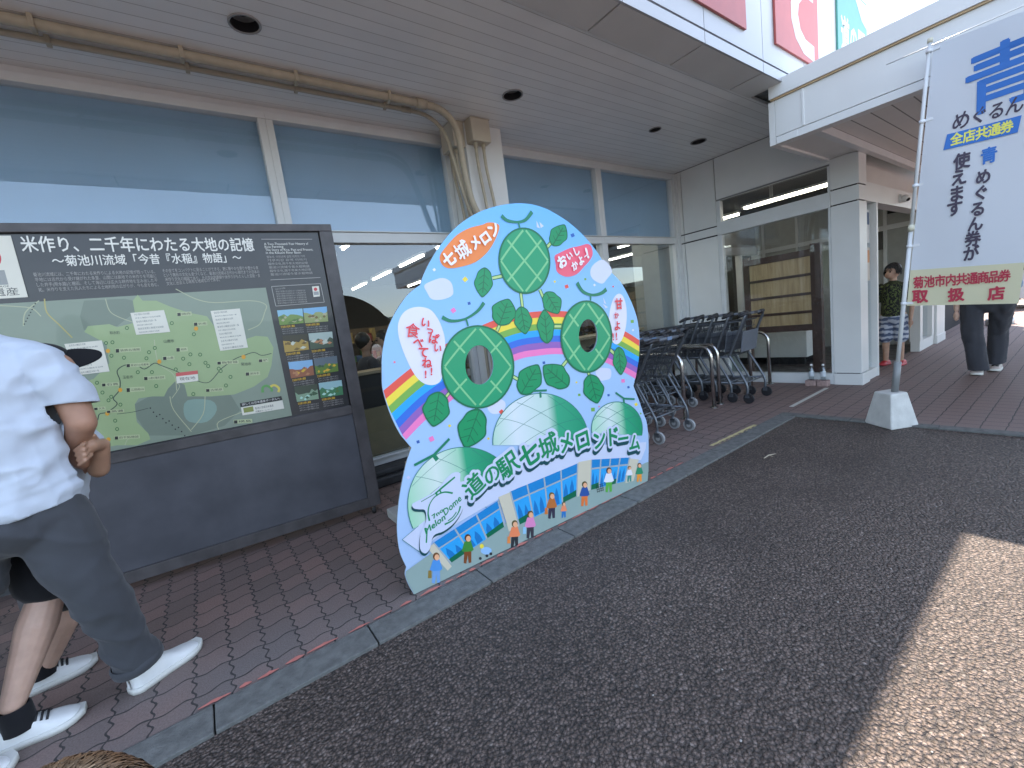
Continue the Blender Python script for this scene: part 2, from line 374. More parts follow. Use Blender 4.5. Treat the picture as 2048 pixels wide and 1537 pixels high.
def stripes_mat(name, c, axis, pitch, gap, line_c, rough=0.45):
    """boarding: one colour with a fine groove every `pitch` metres along `axis`"""
    M, N, L, b = nodes_of(name)
    tc = N.new('ShaderNodeTexCoord'); sp = N.new('ShaderNodeSeparateXYZ'); L.new(tc.outputs['Object'], sp.inputs[0])
    fr = mathn(N, L, 'FRACT', mathn(N, L, 'DIVIDE', sp.outputs[axis], pitch))
    ln = mathn(N, L, 'LESS_THAN', fr, gap)
    nz = N.new('ShaderNodeTexNoise'); nz.inputs['Scale'].default_value = 3.5; nz.inputs['Detail'].default_value = 6; L.new(tc.outputs['Object'], nz.inputs['Vector'])
    cell = N.new('ShaderNodeTexWhiteNoise'); cell.noise_dimensions = '1D'; L.new(mathn(N, L, 'FLOOR', mathn(N, L, 'DIVIDE', sp.outputs[axis], pitch)), cell.inputs['W'])
    v = mathn(N, L, 'ADD', mathn(N, L, 'MULTIPLY', nz.outputs['Fac'], 0.14), mathn(N, L, 'MULTIPLY', cell.outputs['Value'], 0.06))
    v = mathn(N, L, 'ADD', v, 0.9)
    cc = N.new('ShaderNodeMixRGB'); cc.blend_type = 'MULTIPLY'; cc.inputs[0].default_value = 1; cc.inputs[1].default_value = tuple(c) + (1,)
    L.new(v, cc.inputs[2])
    mx = N.new('ShaderNodeMixRGB'); L.new(ln, mx.inputs[0]); L.new(cc.outputs[0], mx.inputs[1]); mx.inputs[2].default_value = tuple(line_c) + (1,)
    L.new(mx.outputs[0], b.inputs['Base Color']); b.inputs['Roughness'].default_value = rough
    bp = N.new('ShaderNodeBump'); bp.inputs['Strength'].default_value = 0.5; bp.inputs['Distance'].default_value = 0.004; bp.invert = True
    L.new(ln, bp.inputs['Height']); L.new(bp.outputs[0], b.inputs['Normal'])
    return M

M_asph = asphalt_mat(); M_pave = paver_mat()
M_conc = mat('concrete', (0.25, 0.255, 0.25), 0.85, var=0.25, scale=14, bump=0.5, bscale=120)
M_kerb = mat('kerb_concrete', (0.125, 0.128, 0.122), 0.85, var=0.25, scale=22, bump=0.5, bscale=120)
M_white = mat('white_panel', (0.68, 0.69, 0.68), 0.42, var=0.035, scale=2.5, bump=0.03, bscale=30)
M_whited = mat('white_frame', (0.63, 0.65, 0.655), 0.38, var=0.04, scale=5)
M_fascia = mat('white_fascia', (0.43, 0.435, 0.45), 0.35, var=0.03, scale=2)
M_beige = mat('beige_soffit', (0.66, 0.65, 0.625), 0.5, var=0.05, scale=2)
M_soff = stripes_mat('soffit_boards', (0.84, 0.835, 0.82), 1, 0.1, 0.055, (0.5, 0.48, 0.46), 0.35)
M_can = stripes_mat('canopy_boards', (0.66, 0.635, 0.6), 1, 0.15, 0.07, (0.14, 0.13, 0.12), 0.45)
M_black = mat('black_joint', (0.015, 0.015, 0.016), 0.6)
M_dark = mat('dark_void', (0.012, 0.012, 0.014), 0.8)
M_glass = glassmat('window_glass', (0.86, 0.9, 0.91), 0.06)
M_glassc = glassmat('door_glass', (0.93, 0.95, 0.95), 0.0)
M_blind = mat('blind_fabric', (0.46, 0.62, 0.78), 0.5, var=0.06, scale=2)
_n = M_blind.node_tree.nodes; _l = M_blind.node_tree.links; _t = _n.new('ShaderNodeBsdfTranslucent'); _t.inputs[0].default_value = (.4, .56, .72, 1); _m = _n.new('ShaderNodeMixShader'); _m.inputs[0].default_value = .45
_l.new(_n['Principled BSDF'].outputs[0], _m.inputs[1]); _l.new(_t.outputs[0], _m.inputs[2]); _l.new(_m.outputs[0], _n['Material Output'].inputs[0])
M_glassu = glassmat('upper_glass', (0.93, 0.95, 0.96), 0.02)
M_tan = mat('tan_conduit', (0.42, 0.37, 0.28), 0.45, var=0.08, scale=20)
M_tube = emis('lit_tube', (1.0, 0.93, 0.78), 4.5)
M_tube2 = emis('vestibule_tube', (1.0, 0.92, 0.74), 3.0)
M_steel = mat('stainless_steel', (0.55, 0.54, 0.52), 0.22, 1.0, var=0.05)

# ------------------------------------------------------------------ ground, kerb, pavement
g = MB(); g.add([(-60, -120, -0.03), (60, -120, -0.03), (60, 1.82, -0.03), (-60, 1.82, -0.03)], [(0, 1, 2, 3)])
g.add([(-400, -600, -0.06), (400, -600, -0.06), (400, 400, -0.06), (-400, 400, -0.06)], [(0, 1, 2, 3)], M_conc)
road = MB(); AX = 4.86
road.add([(-60, -80, -0.012), (AX - 0.1, -80, -0.012), (AX - 0.1, 1.82, -0.012), (-60, 1.82, -0.012)], [(0, 1, 2, 3)])
struct('parking_lot', road, M_asph)
far = MB(); far.add([(-500, -500, -0.05), (500, -500, -0.05), (500, 500, -0.05), (-500, 500, -0.05)], [(0, 1, 2, 3)])
struct('ground', far, M_conc)
pv = MB()
pv.add([(-60, 1.975, 0), (AX, 1.975, 0), (AX, 4.3, 0), (-60, 4.3, 0)], [(0, 1, 2, 3)])
pv.add([(AX, -80, 0), (60, -80, 0), (60, 4.3, 0), (AX, 4.3, 0)], [(0, 1, 2, 3)])
struct('pavement', pv, M_pave)
kb = MB(); x = -8.0
while x < AX - 0.12:
    x1 = min(x + 0.6, AX - 0.11); z = 0.003 + random.uniform(-.001, .0015)
    kb.box((x + 0.003, 1.815, -0.08), (x1 - 0.003, 1.972, z)); x += 0.6
y = 1.972
while y > -6:
    kb.box((AX - 0.1, y - 0.597, -0.08), (AX - 0.003, y, 0.003 + random.uniform(-.001, .0015))); y -= 0.6
k = kb.build('kerb', M_kerb, bevel=0.004); tag(k, kind='structure')
# worn painted strips lying on the paving
def blotch(pts_px, m, name, thick=0.0015):
    mb = MB()
    for pl in pts_px:
        q = [(p.x, p.y) for p in pl]
        tri = tessellate_polygon([[Vector((a, b, 0)) for a, b in q]])
        mb.add([(a, b, 0.004 + thick) for a, b in q], [orient(t, q) for t in tri])
    return mb.build(name, m)
M_pink = mat('pink_paint', (0.5, 0.17, 0.14), 0.7, var=0.15, scale=30)
segs = []; x = -0.25
while x < 2.9:
    ln = random.uniform(0.04, 0.14); wd = random.uniform(0.008, 0.02); yy = 1.982 - 0.001 * x + random.uniform(-.003, .003)
    n = 7; top = [Vector((x + ln * i / n, yy + wd * (0.25 + sin(pi * i / n)) * random.uniform(.5, 1), 0)) for i in range(n + 1)]
    bot = [Vector((x + ln * i / n, yy - wd * 0.5 * random.uniform(.2, 1) * sin(pi * i / n) - .001, 0)) for i in range(n, -1, -1)]
    segs.append(top + bot); x += ln + random.uniform(0.008, 0.05)
tag(blotch(segs, M_pink, 'painted_line'), kind='structure')
M_yel = mat('yellow_paint', (0.5, 0.43, 0.22), 0.7, var=0.2, scale=40)
a, b = G((1422, 893)), G((1510, 851))
segs = []; d = (b - a); n_ = Vector((-d.y, d.x, 0)).normalized(); top = []; bot = []
for i in range(25):
    p = a + d * i / 24; top.append(p + n_ * (0.016 + random.uniform(-.004, .004))); bot.append(p - n_ * (0.016 + random.uniform(-.007, .006)))
segs = [top + bot[::-1]]
for i in range(9):
    p = a + d * (0.1 + i * 0.1) - n_ * 0.032; segs.append([p, p + d * 0.05, p + d * 0.05 + n_ * .008, p + n_ * .007])
tag(blotch(segs, M_yel, 'tape_strip'), kind='structure')
a, b = G((1582, 815)), G((1654, 777)); d = b - a; n_ = Vector((-d.y, d.x, 0)).normalized() * 0.022
tag(blotch([[a - n_, b - n_, b + n_, a + n_]], mat('white_paint', (0.55, 0.55, 0.5), 0.6, var=0.1, scale=30), 'painted_strip'), kind='structure')
# specks of litter and pale grit on the asphalt
lit = MB()
for i in range(24):
    p = Vector((random.uniform(0, 4.6), random.uniform(0.2, 1.78), -0.010)); s_ = random.uniform(.002, .0042)
    lit.sphere(p, (s_ * random.uniform(.7, 1.6), s_, s_ * .5), None, 6, 4)
tag(lit.build('pale_grit', mat('grit', (0.3, 0.28, 0.26), 0.8)), kind='stuff', label='pale specks of grit scattered over the dark asphalt')
tw = MB(); tw.tube([G((1528, 915)) + Vector((0, 0, -.007)), G((1538, 909)) + Vector((0, 0, -.007)), G((1552, 906)) + Vector((0, 0, -.008))], [.004, .005, .002], None, 5)
tw.tube([G((1538, 909)) + Vector((0, 0, -.007)), G((1546, 912)) + Vector((0, 0, -.008))], [.003, .002], None, 5)
tag(tw.build('dry_leaf', mat('dry_leaf', (0.42, 0.36, 0.27), 0.8)), 'small dry pale leaf scrap lying on the dark asphalt', 'leaf')

# ------------------------------------------------------------------ the shop building
B = thing('shop_building', 'long white roadside shop building with grey boarded soffit and glass front', 'building', (2.0, 4.05, 0))
def bp(mb, name, m, parent=None, bevel=0.0): return shift(mb, B).build(name, m, parent or B, bevel)
SZ = 3.257; YF = 4.05; XV = 6.45
# soffit with round openings for the downlights
LIGHTS = [(0.591, 3.078, 0.078), (2.618, 3.113, 0.082), (4.632, 3.088, 0.06), (5.563, 3.105, 0.085)]
s = MB(); s.prism([[(-9, 2.222), (XV - .002, 2.222), (XV - .002, 4.04), (-9, 4.04)]] + [ell(x, y, r, r, 28) for x, y, r in LIGHTS], 0, 0.03, lambda u, v, h: Vector((u, v, SZ + h)))
so_ = shift(s, B).build('soffit', None, B); so_.data.materials.clear(); so_.data.materials.append(M_soff)
s = MB(); x = -9 + 0.0; joints = [-4.25, -3.27, -2.29, -1.31, -0.33, 0.64, 1.62, 2.61, 3.6, 4.585, 5.0]
for a, b in zip([-9] + joints[:-1], joints): s.box((a + 0.009, 1.925, SZ - 0.012), (b - 0.009, 2.218, SZ + 0.03))
s.box((-9, 1.93, SZ + 0.002), (5.0, 2.215, SZ + 0.028), M_black)
bp(s, 'eaves_panel', M_beige)
# fascia: lower lip and upper sign wall
s = MB()
fj = [-9, -4.25, -3.27, -2.29, -1.31, -0.33, 0.64, 1.62, 2.61, 3.6, 4.585, 5.5, 6.3, 7.5, 8.5, 14]
for a, b in zip(fj[:-1], fj[1:]):
    s.box((a + 0.004, 1.905, SZ - 0.012), (b - 0.004, 1.923, SZ + 0.075)); s.box((a + 0.004, 1.905, SZ + 0.092), (b - 0.004, 1.935, 4.74))
s.box((-9, 1.93, SZ), (14, 1.97, 4.72), mat('grey_joint', (0.25, 0.25, 0.27), 0.6))
s.box((-9, 1.895, 4.742), (14, 2.0, 4.78), M_whited)
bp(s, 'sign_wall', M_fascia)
s = MB(); s.box((-9, 1.98, SZ + 0.05), (14, 14, 4.6)); bp(s, 'roof', M_conc)
# column with its grooves
s = MB(); s.box((2.44, 3.68, 0), (2.88, 4.2, SZ - 0.002)); bp(s, 'column', M_white, bevel=0.01)
# wall above and between the windows, plinth
s = MB()
s.box((-9, 4.02, 3.215), (2.438, 4.2, SZ - 0.001)); s.box((2.882, 4.02, 3.215), (XV - .002, 4.2, SZ - 0.001))
bp(s, 'lintel', M_whited)
s = MB(); s.box((-9, 4.08, 0), (2.438, 4.2, 0.135)); s.box((2.882, 4.08, 0), (XV, 4.2, 0.135)); bp(s, 'plinth', mat('plinth', (0.06, 0.06, 0.062), 0.7, var=.2))
def window(x0, x1):
    f = MB()
    f.box((x0, 4.0, 0.137), (x1, 4.12, 0.2)); f.box((x0, 4.0, 3.155), (x1, 4.12, 3.213))
    f.box((x0, 4.005, 2.195), (x1, 4.12, 2.285)); f.box((x0, 3.985, 2.285), (x1, 4.1, 2.296))
    for a in (x0, x1 - 0.055): f.box((a, 4.002, 0.2), (a + 0.055, 4.118, 2.195)); f.box((a, 4.002, 2.296), (a + 0.055, 4.118, 3.155))
    f.box((x0 - .001, 3.97, 0.2), (x1 + .001, 4.0, 0.215))
    fo = bp(f, 'window', M_whited, bevel=0.004)
    p = MB(); p.box((x0 + .05, 4.055, 0.2), (x1 - .05, 4.061, 2.2)); bp(p, 'pane', M_glass, fo)
    p = MB(); p.box((x0 + .05, 4.055, 2.29), (x1 - .05, 4.061, 3.16)); bp(p, 'pane', M_glassu, fo)
    p = MB(); p.box((x0 + .05, 4.085, 2.28), (x1 - .05, 4.09, 3.16)); bp(p, 'blind', M_blind, fo)
WX = [-8.9, -7.25, -5.6, -4.1, -2.75, -1.0, 0.78, 2.436]
for a, b in zip(WX[:-1], WX[1:]): window(a, b)
window(2.884, 4.67); window(4.67, 6.36)
s = MB(); s.box((6.362, 3.98, 0.0), (XV - .003, 4.13, 3.213)); bp(s, 'corner_post', M_whited, bevel=.004)
# ---- entrance vestibule: side wall on x = XV
s = MB()
s.box((XV, 3.405, 0.14), (XV + .12, 3.922, 2.175)); s.box((XV, 3.405, 2.195), (XV + .12, 3.922, 2.305)); s.box((XV, 3.405, 2.322), (XV + .12, 3.922, 3.25))
s.box((XV, 3.934, 0.14), (XV + .12, 4.1, 2.175)); s.box((XV, 3.934, 2.195), (XV + .12, 4.1, 2.305)); s.box((XV, 3.934, 2.322), (XV + .12, 4.1, 3.25))
s.box((XV, 2.0, 2.685), (XV + .12, 3.393, 3.25)); s.box((XV + .02, 1.75, 2.72), (XV + .12, 1.99, 3.25))
s.box((XV + .02, 3.38, 0.0), (XV + .1, 4.1, 3.24), M_black)
s.box((XV - .004, 3.4, 0.0), (XV + .12, 4.09, 0.137))
bp(s, 'side_wall', M_white)
s = MB()
for y0, y1 in ((3.345, 3.402), (2.002, 2.03)): s.box((XV + .005, y0, 0.137), (XV + .09, y1, 2.18)); s.box((XV + .005, y0, 2.36), (XV + .09, y1, 2.68))
s.box((XV - .006, 2.002, 2.18), (XV + .1, 3.402, 2.36)); s.box((XV + .003, 2.002, 2.655), (XV + .09, 3.402, 2.684), mat('track_grey', (.2, .2, .2), .5)); s.box((XV - .004, 2.002, 0), (XV + .1, 3.402, 0.137))
sw = bp(s, 'side_window', M_whited, bevel=.004)
p = MB(); p.box((XV + .04, 2.0, .137), (XV + .046, 3.36, 2.19)); bp(p, 'pane', M_glassc, sw)
p = MB(); p.box((XV + .04, 2.0, 2.35), (XV + .046, 3.36, 2.67)); bp(p, 'pane', M_glassc, sw)
s = MB()
for z0, z1, e in ((0, 0.14, .012), (0.15, 2.185, 0), (2.2, 2.365, 0), (2.38, 2.72, 0)): s.box((XV - e, 1.72 - e, z0), (6.72, 2.0, z1))
s.box((XV + .012, 1.735, 0), (6.7, 1.98, 2.71), M_black)
bp(s, 'pillar', M_white, bevel=.003)
s = MB()
s.box((6.722, 1.73, 2.2), (10.3, 1.9, 2.42)); s.box((6.722, 1.735, 0), (7.12, 1.85, 0.12)); s.box((7.115, 1.725, .0), (7.17, 1.86, 2.2)); s.box((6.722, 1.74, 0.12), (6.76, 1.85, 2.2))
s.box((9.35, 1.735, 0), (10.3, 1.85, 0.16)); s.box((9.35, 1.73, .16), (9.5, 1.86, 2.2)); s.box((10.15, 1.73, .16), (10.3, 1.86, 2.2))
df = bp(s, 'door_frame', M_white, bevel=.003)
p = MB(); p.box((6.76, 1.79, .12), (7.116, 1.796, 2.2)); bp(p, 'pane', M_glassc, df)
p = MB(); p.box((9.5, 1.79, .16), (10.15, 1.796, 2.2)); bp(p, 'pane', M_glassc, df)
s = MB(); s.box((10.32, 1.7, 0), (10.95, 2.0, 2.72)); s.box((10.31, 1.69, 0), (10.96, 2.0, .14)); bp(s, 'end_pillar', M_white, bevel=.003)
s = MB(); s.box((6.9, 1.83, 2.42), (6.98, 1.9, 2.95)); s.box((6.722, 1.9, 2.42), (11, 1.95, 3.1), M_can); bp(s, 'upper_wall', M_whited)
s = MB(); s.box((10.96, 1.9, 0), (14.5, 2.0, 3.3)); bp(s, 'dark_infill', M_dark)  # near-black sheet standing in for the dark depth of the shop
# ---- canopy over the entrance
CX = 5.0
s = MB(); s.box((CX, -4, 2.785), (CX + .12, 1.99, 3.12)); s.box((CX + .0, -4, 2.712), (CX + .12, 1.99, 2.78)); s.box((CX - .006, 1.8, 2.712), (CX + .02, 1.985, 2.778))
s.box((CX, 1.992, 2.712), (12, 2.05, 3.12)); s.box((CX - .008, 1.74, 2.79), (CX + .01, 1.76, 3.118)); s.box((12, -4, 2.712), (12.1, 2.05, 3.12)); s.box((CX, -4.1, 2.712), (12.1, -4.002, 3.12))
s.box((CX - .035, -4.1, 3.135), (CX + .12, 2.03, 3.285)); s.box((CX + .12, 1.9, 3.135), (12, 2.03, 3.28)); s.box((CX + .1, -4.05, 3.2), (12.1, 1.9, 3.27))
cf = bp(s, 'canopy_fascia', mat('canopy_white', (0.7, 0.71, 0.7), 0.4, var=.03, scale=2), bevel=.003)
s = MB(); s.box((CX - .02, -4.05, 3.12), (CX + .1, 2.02, 3.1345)); bp(s, 'gold_trim', mat('gold_trim', (0.5, 0.36, 0.2), .45), cf)
s = MB(); s.box((CX + .12, -4, 2.80), (12, 1.72, 2.83)); bp(s, 'canopy_soffit', M_can)
s = MB(); s.box((CX + .12, 1.72, 2.735), (XV + .3, 1.99, 2.76)); s.box((CX + .12, 1.655, 2.72), (12, 1.72, 2.80), M_whited)
s.box((CX + .12, 0.9, 2.765), (12, 1.0, 2.80), M_whited); bp(s, 'canopy_beam', M_beige)
# ---- inside: vestibule and shop hall
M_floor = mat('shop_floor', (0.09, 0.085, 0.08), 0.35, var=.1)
def tiles():
    M, N, L, b = nodes_of('vestibule_tiles')
    tc = N.new('ShaderNodeTexCoord'); ck = N.new('ShaderNodeTexChecker'); ck.inputs['Scale'].default_value = 6.5; L.new(tc.outputs['Object'], ck.inputs[0])
    ck.inputs[1].default_value = (0.03, 0.028, 0.028, 1); ck.inputs[2].default_value = (0.09, 0.082, 0.08, 1); L.new(ck.outputs[0], b.inputs['Base Color']); b.inputs['Roughness'].default_value = .45
    return M
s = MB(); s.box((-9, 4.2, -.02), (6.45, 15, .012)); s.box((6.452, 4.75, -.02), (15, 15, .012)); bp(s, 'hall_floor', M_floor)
s = MB(); s.box((6.5, 1.86, -.02), (10.3, 4.748, .008)); bp(s, 'vestibule_floor', tiles())
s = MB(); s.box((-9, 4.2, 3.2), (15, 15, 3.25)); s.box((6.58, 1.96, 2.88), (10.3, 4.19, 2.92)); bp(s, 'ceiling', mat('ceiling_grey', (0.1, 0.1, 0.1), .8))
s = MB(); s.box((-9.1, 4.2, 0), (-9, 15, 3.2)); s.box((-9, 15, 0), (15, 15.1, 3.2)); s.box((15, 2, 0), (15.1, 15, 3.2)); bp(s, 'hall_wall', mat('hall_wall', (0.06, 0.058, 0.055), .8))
s = MB(); s.box((6.58, 4.6, 0), (8.9, 4.7, 2.88)); s.box((8.9, 4.6, 2.25), (10.3, 4.7, 2.88)); s.box((10.3, 1.99, 0), (10.4, 4.7, 2.88))
bp(s, 'inner_wall', mat('inner_grey', (.36, .37, .35), .5, var=.06))
s = MB(); s.box((8.9, 4.57, 2.1), (10.29, 4.72, 2.25), M_whited); s.box((8.9, 4.57, 0), (8.96, 4.72, 2.1)); s.box((9.6, 4.58, 0), (9.65, 4.71, 2.1)); s.box((8.33, 4.57, 0), (8.4, 4.6, 2.88))
for yy in (2.35, 3.05, 3.75, 4.4): s.box((10.265, yy, 0), (10.299, yy + .05, 2.88))
s.box((10.262, 2.0, 2.08), (10.298, 4.55, 2.16)); s.box((10.255, 2.4, 1.75), (10.298, 3.05, 2.07), mat('dark_header', (.05, .05, .05), .5)); s.box((10.27, 2.0, 2.35), (10.299, 2.34, 2.6), M_dark)
bp(s, 'inner_frame', M_whited)
s = MB(); s.box((6.2, 4.25, 0), (6.44, 4.75, 2.88)); bp(s, 'inner_pier', MC['inner_grey'])

# ------------------------------------------------------------------ fixtures on the building
for i, (x, y, r) in enumerate(LIGHTS):
    lab = ['large round black downlight nearest the left end of the soffit pipes', 'round black downlight in soffit above the white column', 'smallest round black downlight in the soffit', 'round black downlight in soffit nearest the entrance wall'][i]
    t = thing('downlight', lab, 'downlight', (x, y, SZ), 0, 'round downlights in the soffit')
    s = MB(); s.tube([(0, 0, -.006), (0, 0, .0)], [r * 1.14, r * 1.14], None, 32)
    ring = MB(); ri = [ (r * .985, -.001), (r * 1.14, -.001), (r * 1.14, -.008), (r * .985, -.008)]
    n = 32; vs = [(a * cos(2 * pi * k / n), a * sin(2 * pi * k / n), z) for k in range(n) for a, z in ri]
    ring.add(vs, [(k * 4 + j, k * 4 + (j + 1) % 4, ((k + 1) % n) * 4 + (j + 1) % 4, ((k + 1) % n) * 4 + j) for k in range(n) for j in range(4)], None, True)
    ring.build('trim_ring', mat('ring_grey', (0.3, 0.3, 0.3), .4), t)
    cup = MB(); prof = [(r * .98, -.004), (r * .93, .06), (r * .6, .1), (0.001, .1)]
    vs = [(a * cos(2 * pi * k / n), a * sin(2 * pi * k / n), z) for a, z in prof for k in range(n)]
    cup.add(vs, [(j * n + k, (j + 1) * n + k, (j + 1) * n + (k + 1) % n, j * n + (k + 1) % n) for j in range(3) for k in range(n)], None, True)
    cup.build('reflector', mat('downlight_black', (0.02, 0.021, 0.024), .3), t)
    bl = MB(); bl.sphere((0, 0, .07), (r * .42, r * .42, .03), None, 14, 8); bl.build('bulb', mat('unlit_bulb', (.12, .13, .15), .1), t)

def pipe(name, label, pts, r, cat='conduit pipe', clips=(), coup=()):
    t = thing(name, label, cat, tuple(pts[0]))
    a = MB(); a.tube(pts, r, None, 12); shift(a, t).build('pipe', M_tan, t)
    for c in clips:
        k = MB(); k.box((c[0] - .012, c[1] - r - .008, c[2] - r - .006), (c[0] + .012, c[1] + r + .008, SZ - .001)); shift(k, t).build('clip', M_tan, t, .003)
    for p, q in coup:
        k = MB(); k.tube([p, q], r * 1.25, None, 14); shift(k, t).build('coupling', M_tan, t)
    return t
zc = SZ - .036
xs = [-0.38 + .0, 0.27, 0.93, 1.62]
p = [Vector((-8, 3.47, zc)), Vector((1.96, 3.47, zc))] + arc((1.96, 3.47, zc), (2.22, 3.47, zc), (2.27, 3.52, zc - .22), 8)[1:] + [Vector((2.31, 3.57, 2.8)), Vector((2.37, 3.6, 2.5)), Vector((2.5, 3.62, 2.2)), Vector((2.55, 3.64, 1.6)), Vector((2.55, 3.64, 0.4))]
p = p[:10] + catmull(p[9:], 5)[1:]
pipe('conduit', 'thick tan conduit pipe running along the soffit and down the column', p, 0.03, clips=[(x, 3.47, zc) for x in [-2.4, -1.7, -1.05] + xs], coup=[((1.86, 3.47, zc), (1.95, 3.47, zc))])
z2 = SZ - .024
p = [Vector((-8, 3.63, z2)), Vector((1.9, 3.63, z2))] + arc((1.9, 3.63, z2), (2.16, 3.63, z2), (2.22, 3.63, z2 - .22), 8)[1:] + [Vector((2.26, 3.63, 2.8)), Vector((2.34, 3.65, 2.5)), Vector((2.44, 3.665, 2.2)), Vector((2.48, 3.66, 1.6)), Vector((2.48, 3.66, 0.4))]
p = p[:10] + catmull(p[9:], 5)[1:]
pipe('conduit', 'thin tan conduit pipe beside the thick one under the soffit', p, 0.018, clips=[(x + .03, 3.63, z2) for x in [-2.4, -1.7, -1.05] + xs], coup=[((1.8, 3.63, z2), (1.88, 3.63, z2))])
def jbox(lab, a, b):
    t = thing('junction_box', lab, 'junction box', ((a[0] + b[0]) / 2, (a[1] + b[1]) / 2, a[2]), 0, 'electrical boxes on the column')
    s = MB(); s.box(a, b); shift(s, t).build('box_body', mat('box_beige', (0.5, 0.45, 0.36), .5, var=.05), t, .008)
    s = MB(); s.box((a[0] - .006, a[1] - .006, b[2] - .004), (b[0] + .006, b[1] + .004, b[2] + .003)); shift(s, t).build('lid', mat('box_beige', (0.5, 0.45, 0.36), .5), t, .003)
    return t
jbox('tan electrical box on the front of the white column, right of the pipes', (2.45, 3.56, 3.045), (2.66, 3.678, 3.25))
jbox('tan electrical box on the shaded left side of the column', (2.31, 3.68, 3.02), (2.436, 3.92, 3.25))
for nm, x, y, x2, y2 in (('right of the pair', 2.6, 3.62, 2.68, 3.645), ('left of the pair', 2.51, 3.62, 2.575, 3.645)):
    p = catmull([(x, y, 3.05), (x + .005, y, 2.8), (x2, y2, 2.3), (x2 + .01, y2, 1.5), (x2 + .01, y2, .4)], 6)
    pipe('conduit', 'tan flexible conduit dropping from the front box, ' + nm, p, 0.015, coup=[(Vector((x, y, 3.0)), Vector((x, y, 3.045)))])
for nm, y in (('nearer the window', 3.85), ('nearer the street', 3.75)):
    p = catmull([(2.36, y, 3.02), (2.37, y, 2.8), (2.4, y - .03, 2.4), (2.42, y - .04, 1.5), (2.42, y - .04, .4)], 6)
    pipe('conduit', 'tan flexible conduit dropping from the side box, ' + nm, p, 0.015, coup=[(Vector((2.36, y, 2.97)), Vector((2.36, y, 3.015)))])
# dome camera under the entrance header
c = on((1805, 397), 1, 1.70)
t = thing('security_camera', 'small white dome camera with dark lens above the entrance door', 'security camera', (c.x, 1.72, c.z))
s = MB(); s.cyl((0, 0.012, 0), .06, -.03, None, 20, 1); s.sphere((0, -.045, -.01), (.055, .05, .05), None, 18, 10); s.build('housing', M_white, t)
s = MB(); s.sphere((-.01, -.075, -.03), (.03, .03, .025), None, 14, 8); s.build('lens', mat('lens_black', (.01, .01, .012), .08), t)

# signs on the fascia
YS = 1.903
PS = Plane((0, YS), (1, YS)); ident = lambda x, y: (x, y)
M_red = mat('sign_red', (0.4, 0.085, 0.075), .45, var=.05); M_swhite = mat('sign_white', (0.47, 0.475, 0.48), .45, var=.02); M_sgreen = mat('sign_green', (0.07, 0.26, 0.24), .45, var=.04)
def sign(lab, x0, x1, z0, z1, m):
    t = thing('wall_sign', lab, 'sign', (x0, YS, z0)); s = MB(); s.box((x0, YS - .02, z0), (x1, YS, z1)); shift(s, t).build('sign_panel', m, t, .002); return t
PS2 = Plane((0, YS - .02), (1, YS - .02))
t = sign('red square wall sign with white wedge, left of the two red signs', 3.2, 4.25, 3.50, 4.56, M_red)
a = Art(PS2, ident); a.poly([(3.62, 3.78), (4.04, 3.80), (4.04, 4.02), (3.86, 3.95)], M_swhite, local=True)
shift(a.mb, t).build('lettering', None, t)
t = sign('red square wall sign with big white curved letter', 4.82, 5.84, 3.535, 4.56, M_red)
a = Art(PS2, ident)
a.poly([(4.9, 4.27), (5.72, 4.27), (5.72, 4.13), (5.5, 4.13), (5.36, 4.02), (5.33, 3.92), (5.38, 3.80), (5.5, 3.735), (5.72, 3.72), (5.72, 3.57), (5.45, 3.59), (5.26, 3.69), (5.17, 3.84), (5.17, 3.98), (5.24, 4.1), (5.3, 4.13), (4.9, 4.13)][::-1], M_swhite, local=True)
shift(a.mb, t).build('lettering', None, t)
t = sign('teal green wall sign with white roadside station lettering', 6.43, 7.44, 3.62, 4.62, M_sgreen)
a = Art(PS2, ident)
def wtext(art, txt, x0, z0, w_, h_, m, off=0.02):
    vs, fs = glyph(txt, off); xa = min(v[0] for v in vs); xb = max(v[0] for v in vs); za = min(v[1] for v in vs); zb = max(v[1] for v in vs)
    art.mb.add([art.W(x0 + (x - xa) / (xb - xa) * w_, z0 + (z - za) / (zb - za) * h_) for x, z in vs], fs, m); art.h += art.dh
wtext(a, '道の駅', 6.52, 3.86, 0.86, 0.42, M_swhite, .03)
a.poly([(6.98, 4.6), (7.43, 4.6), (7.43, 4.33), (7.25, 4.38)], M_swhite, local=True)
shift(a.mb, t).build('lettering', None, t)

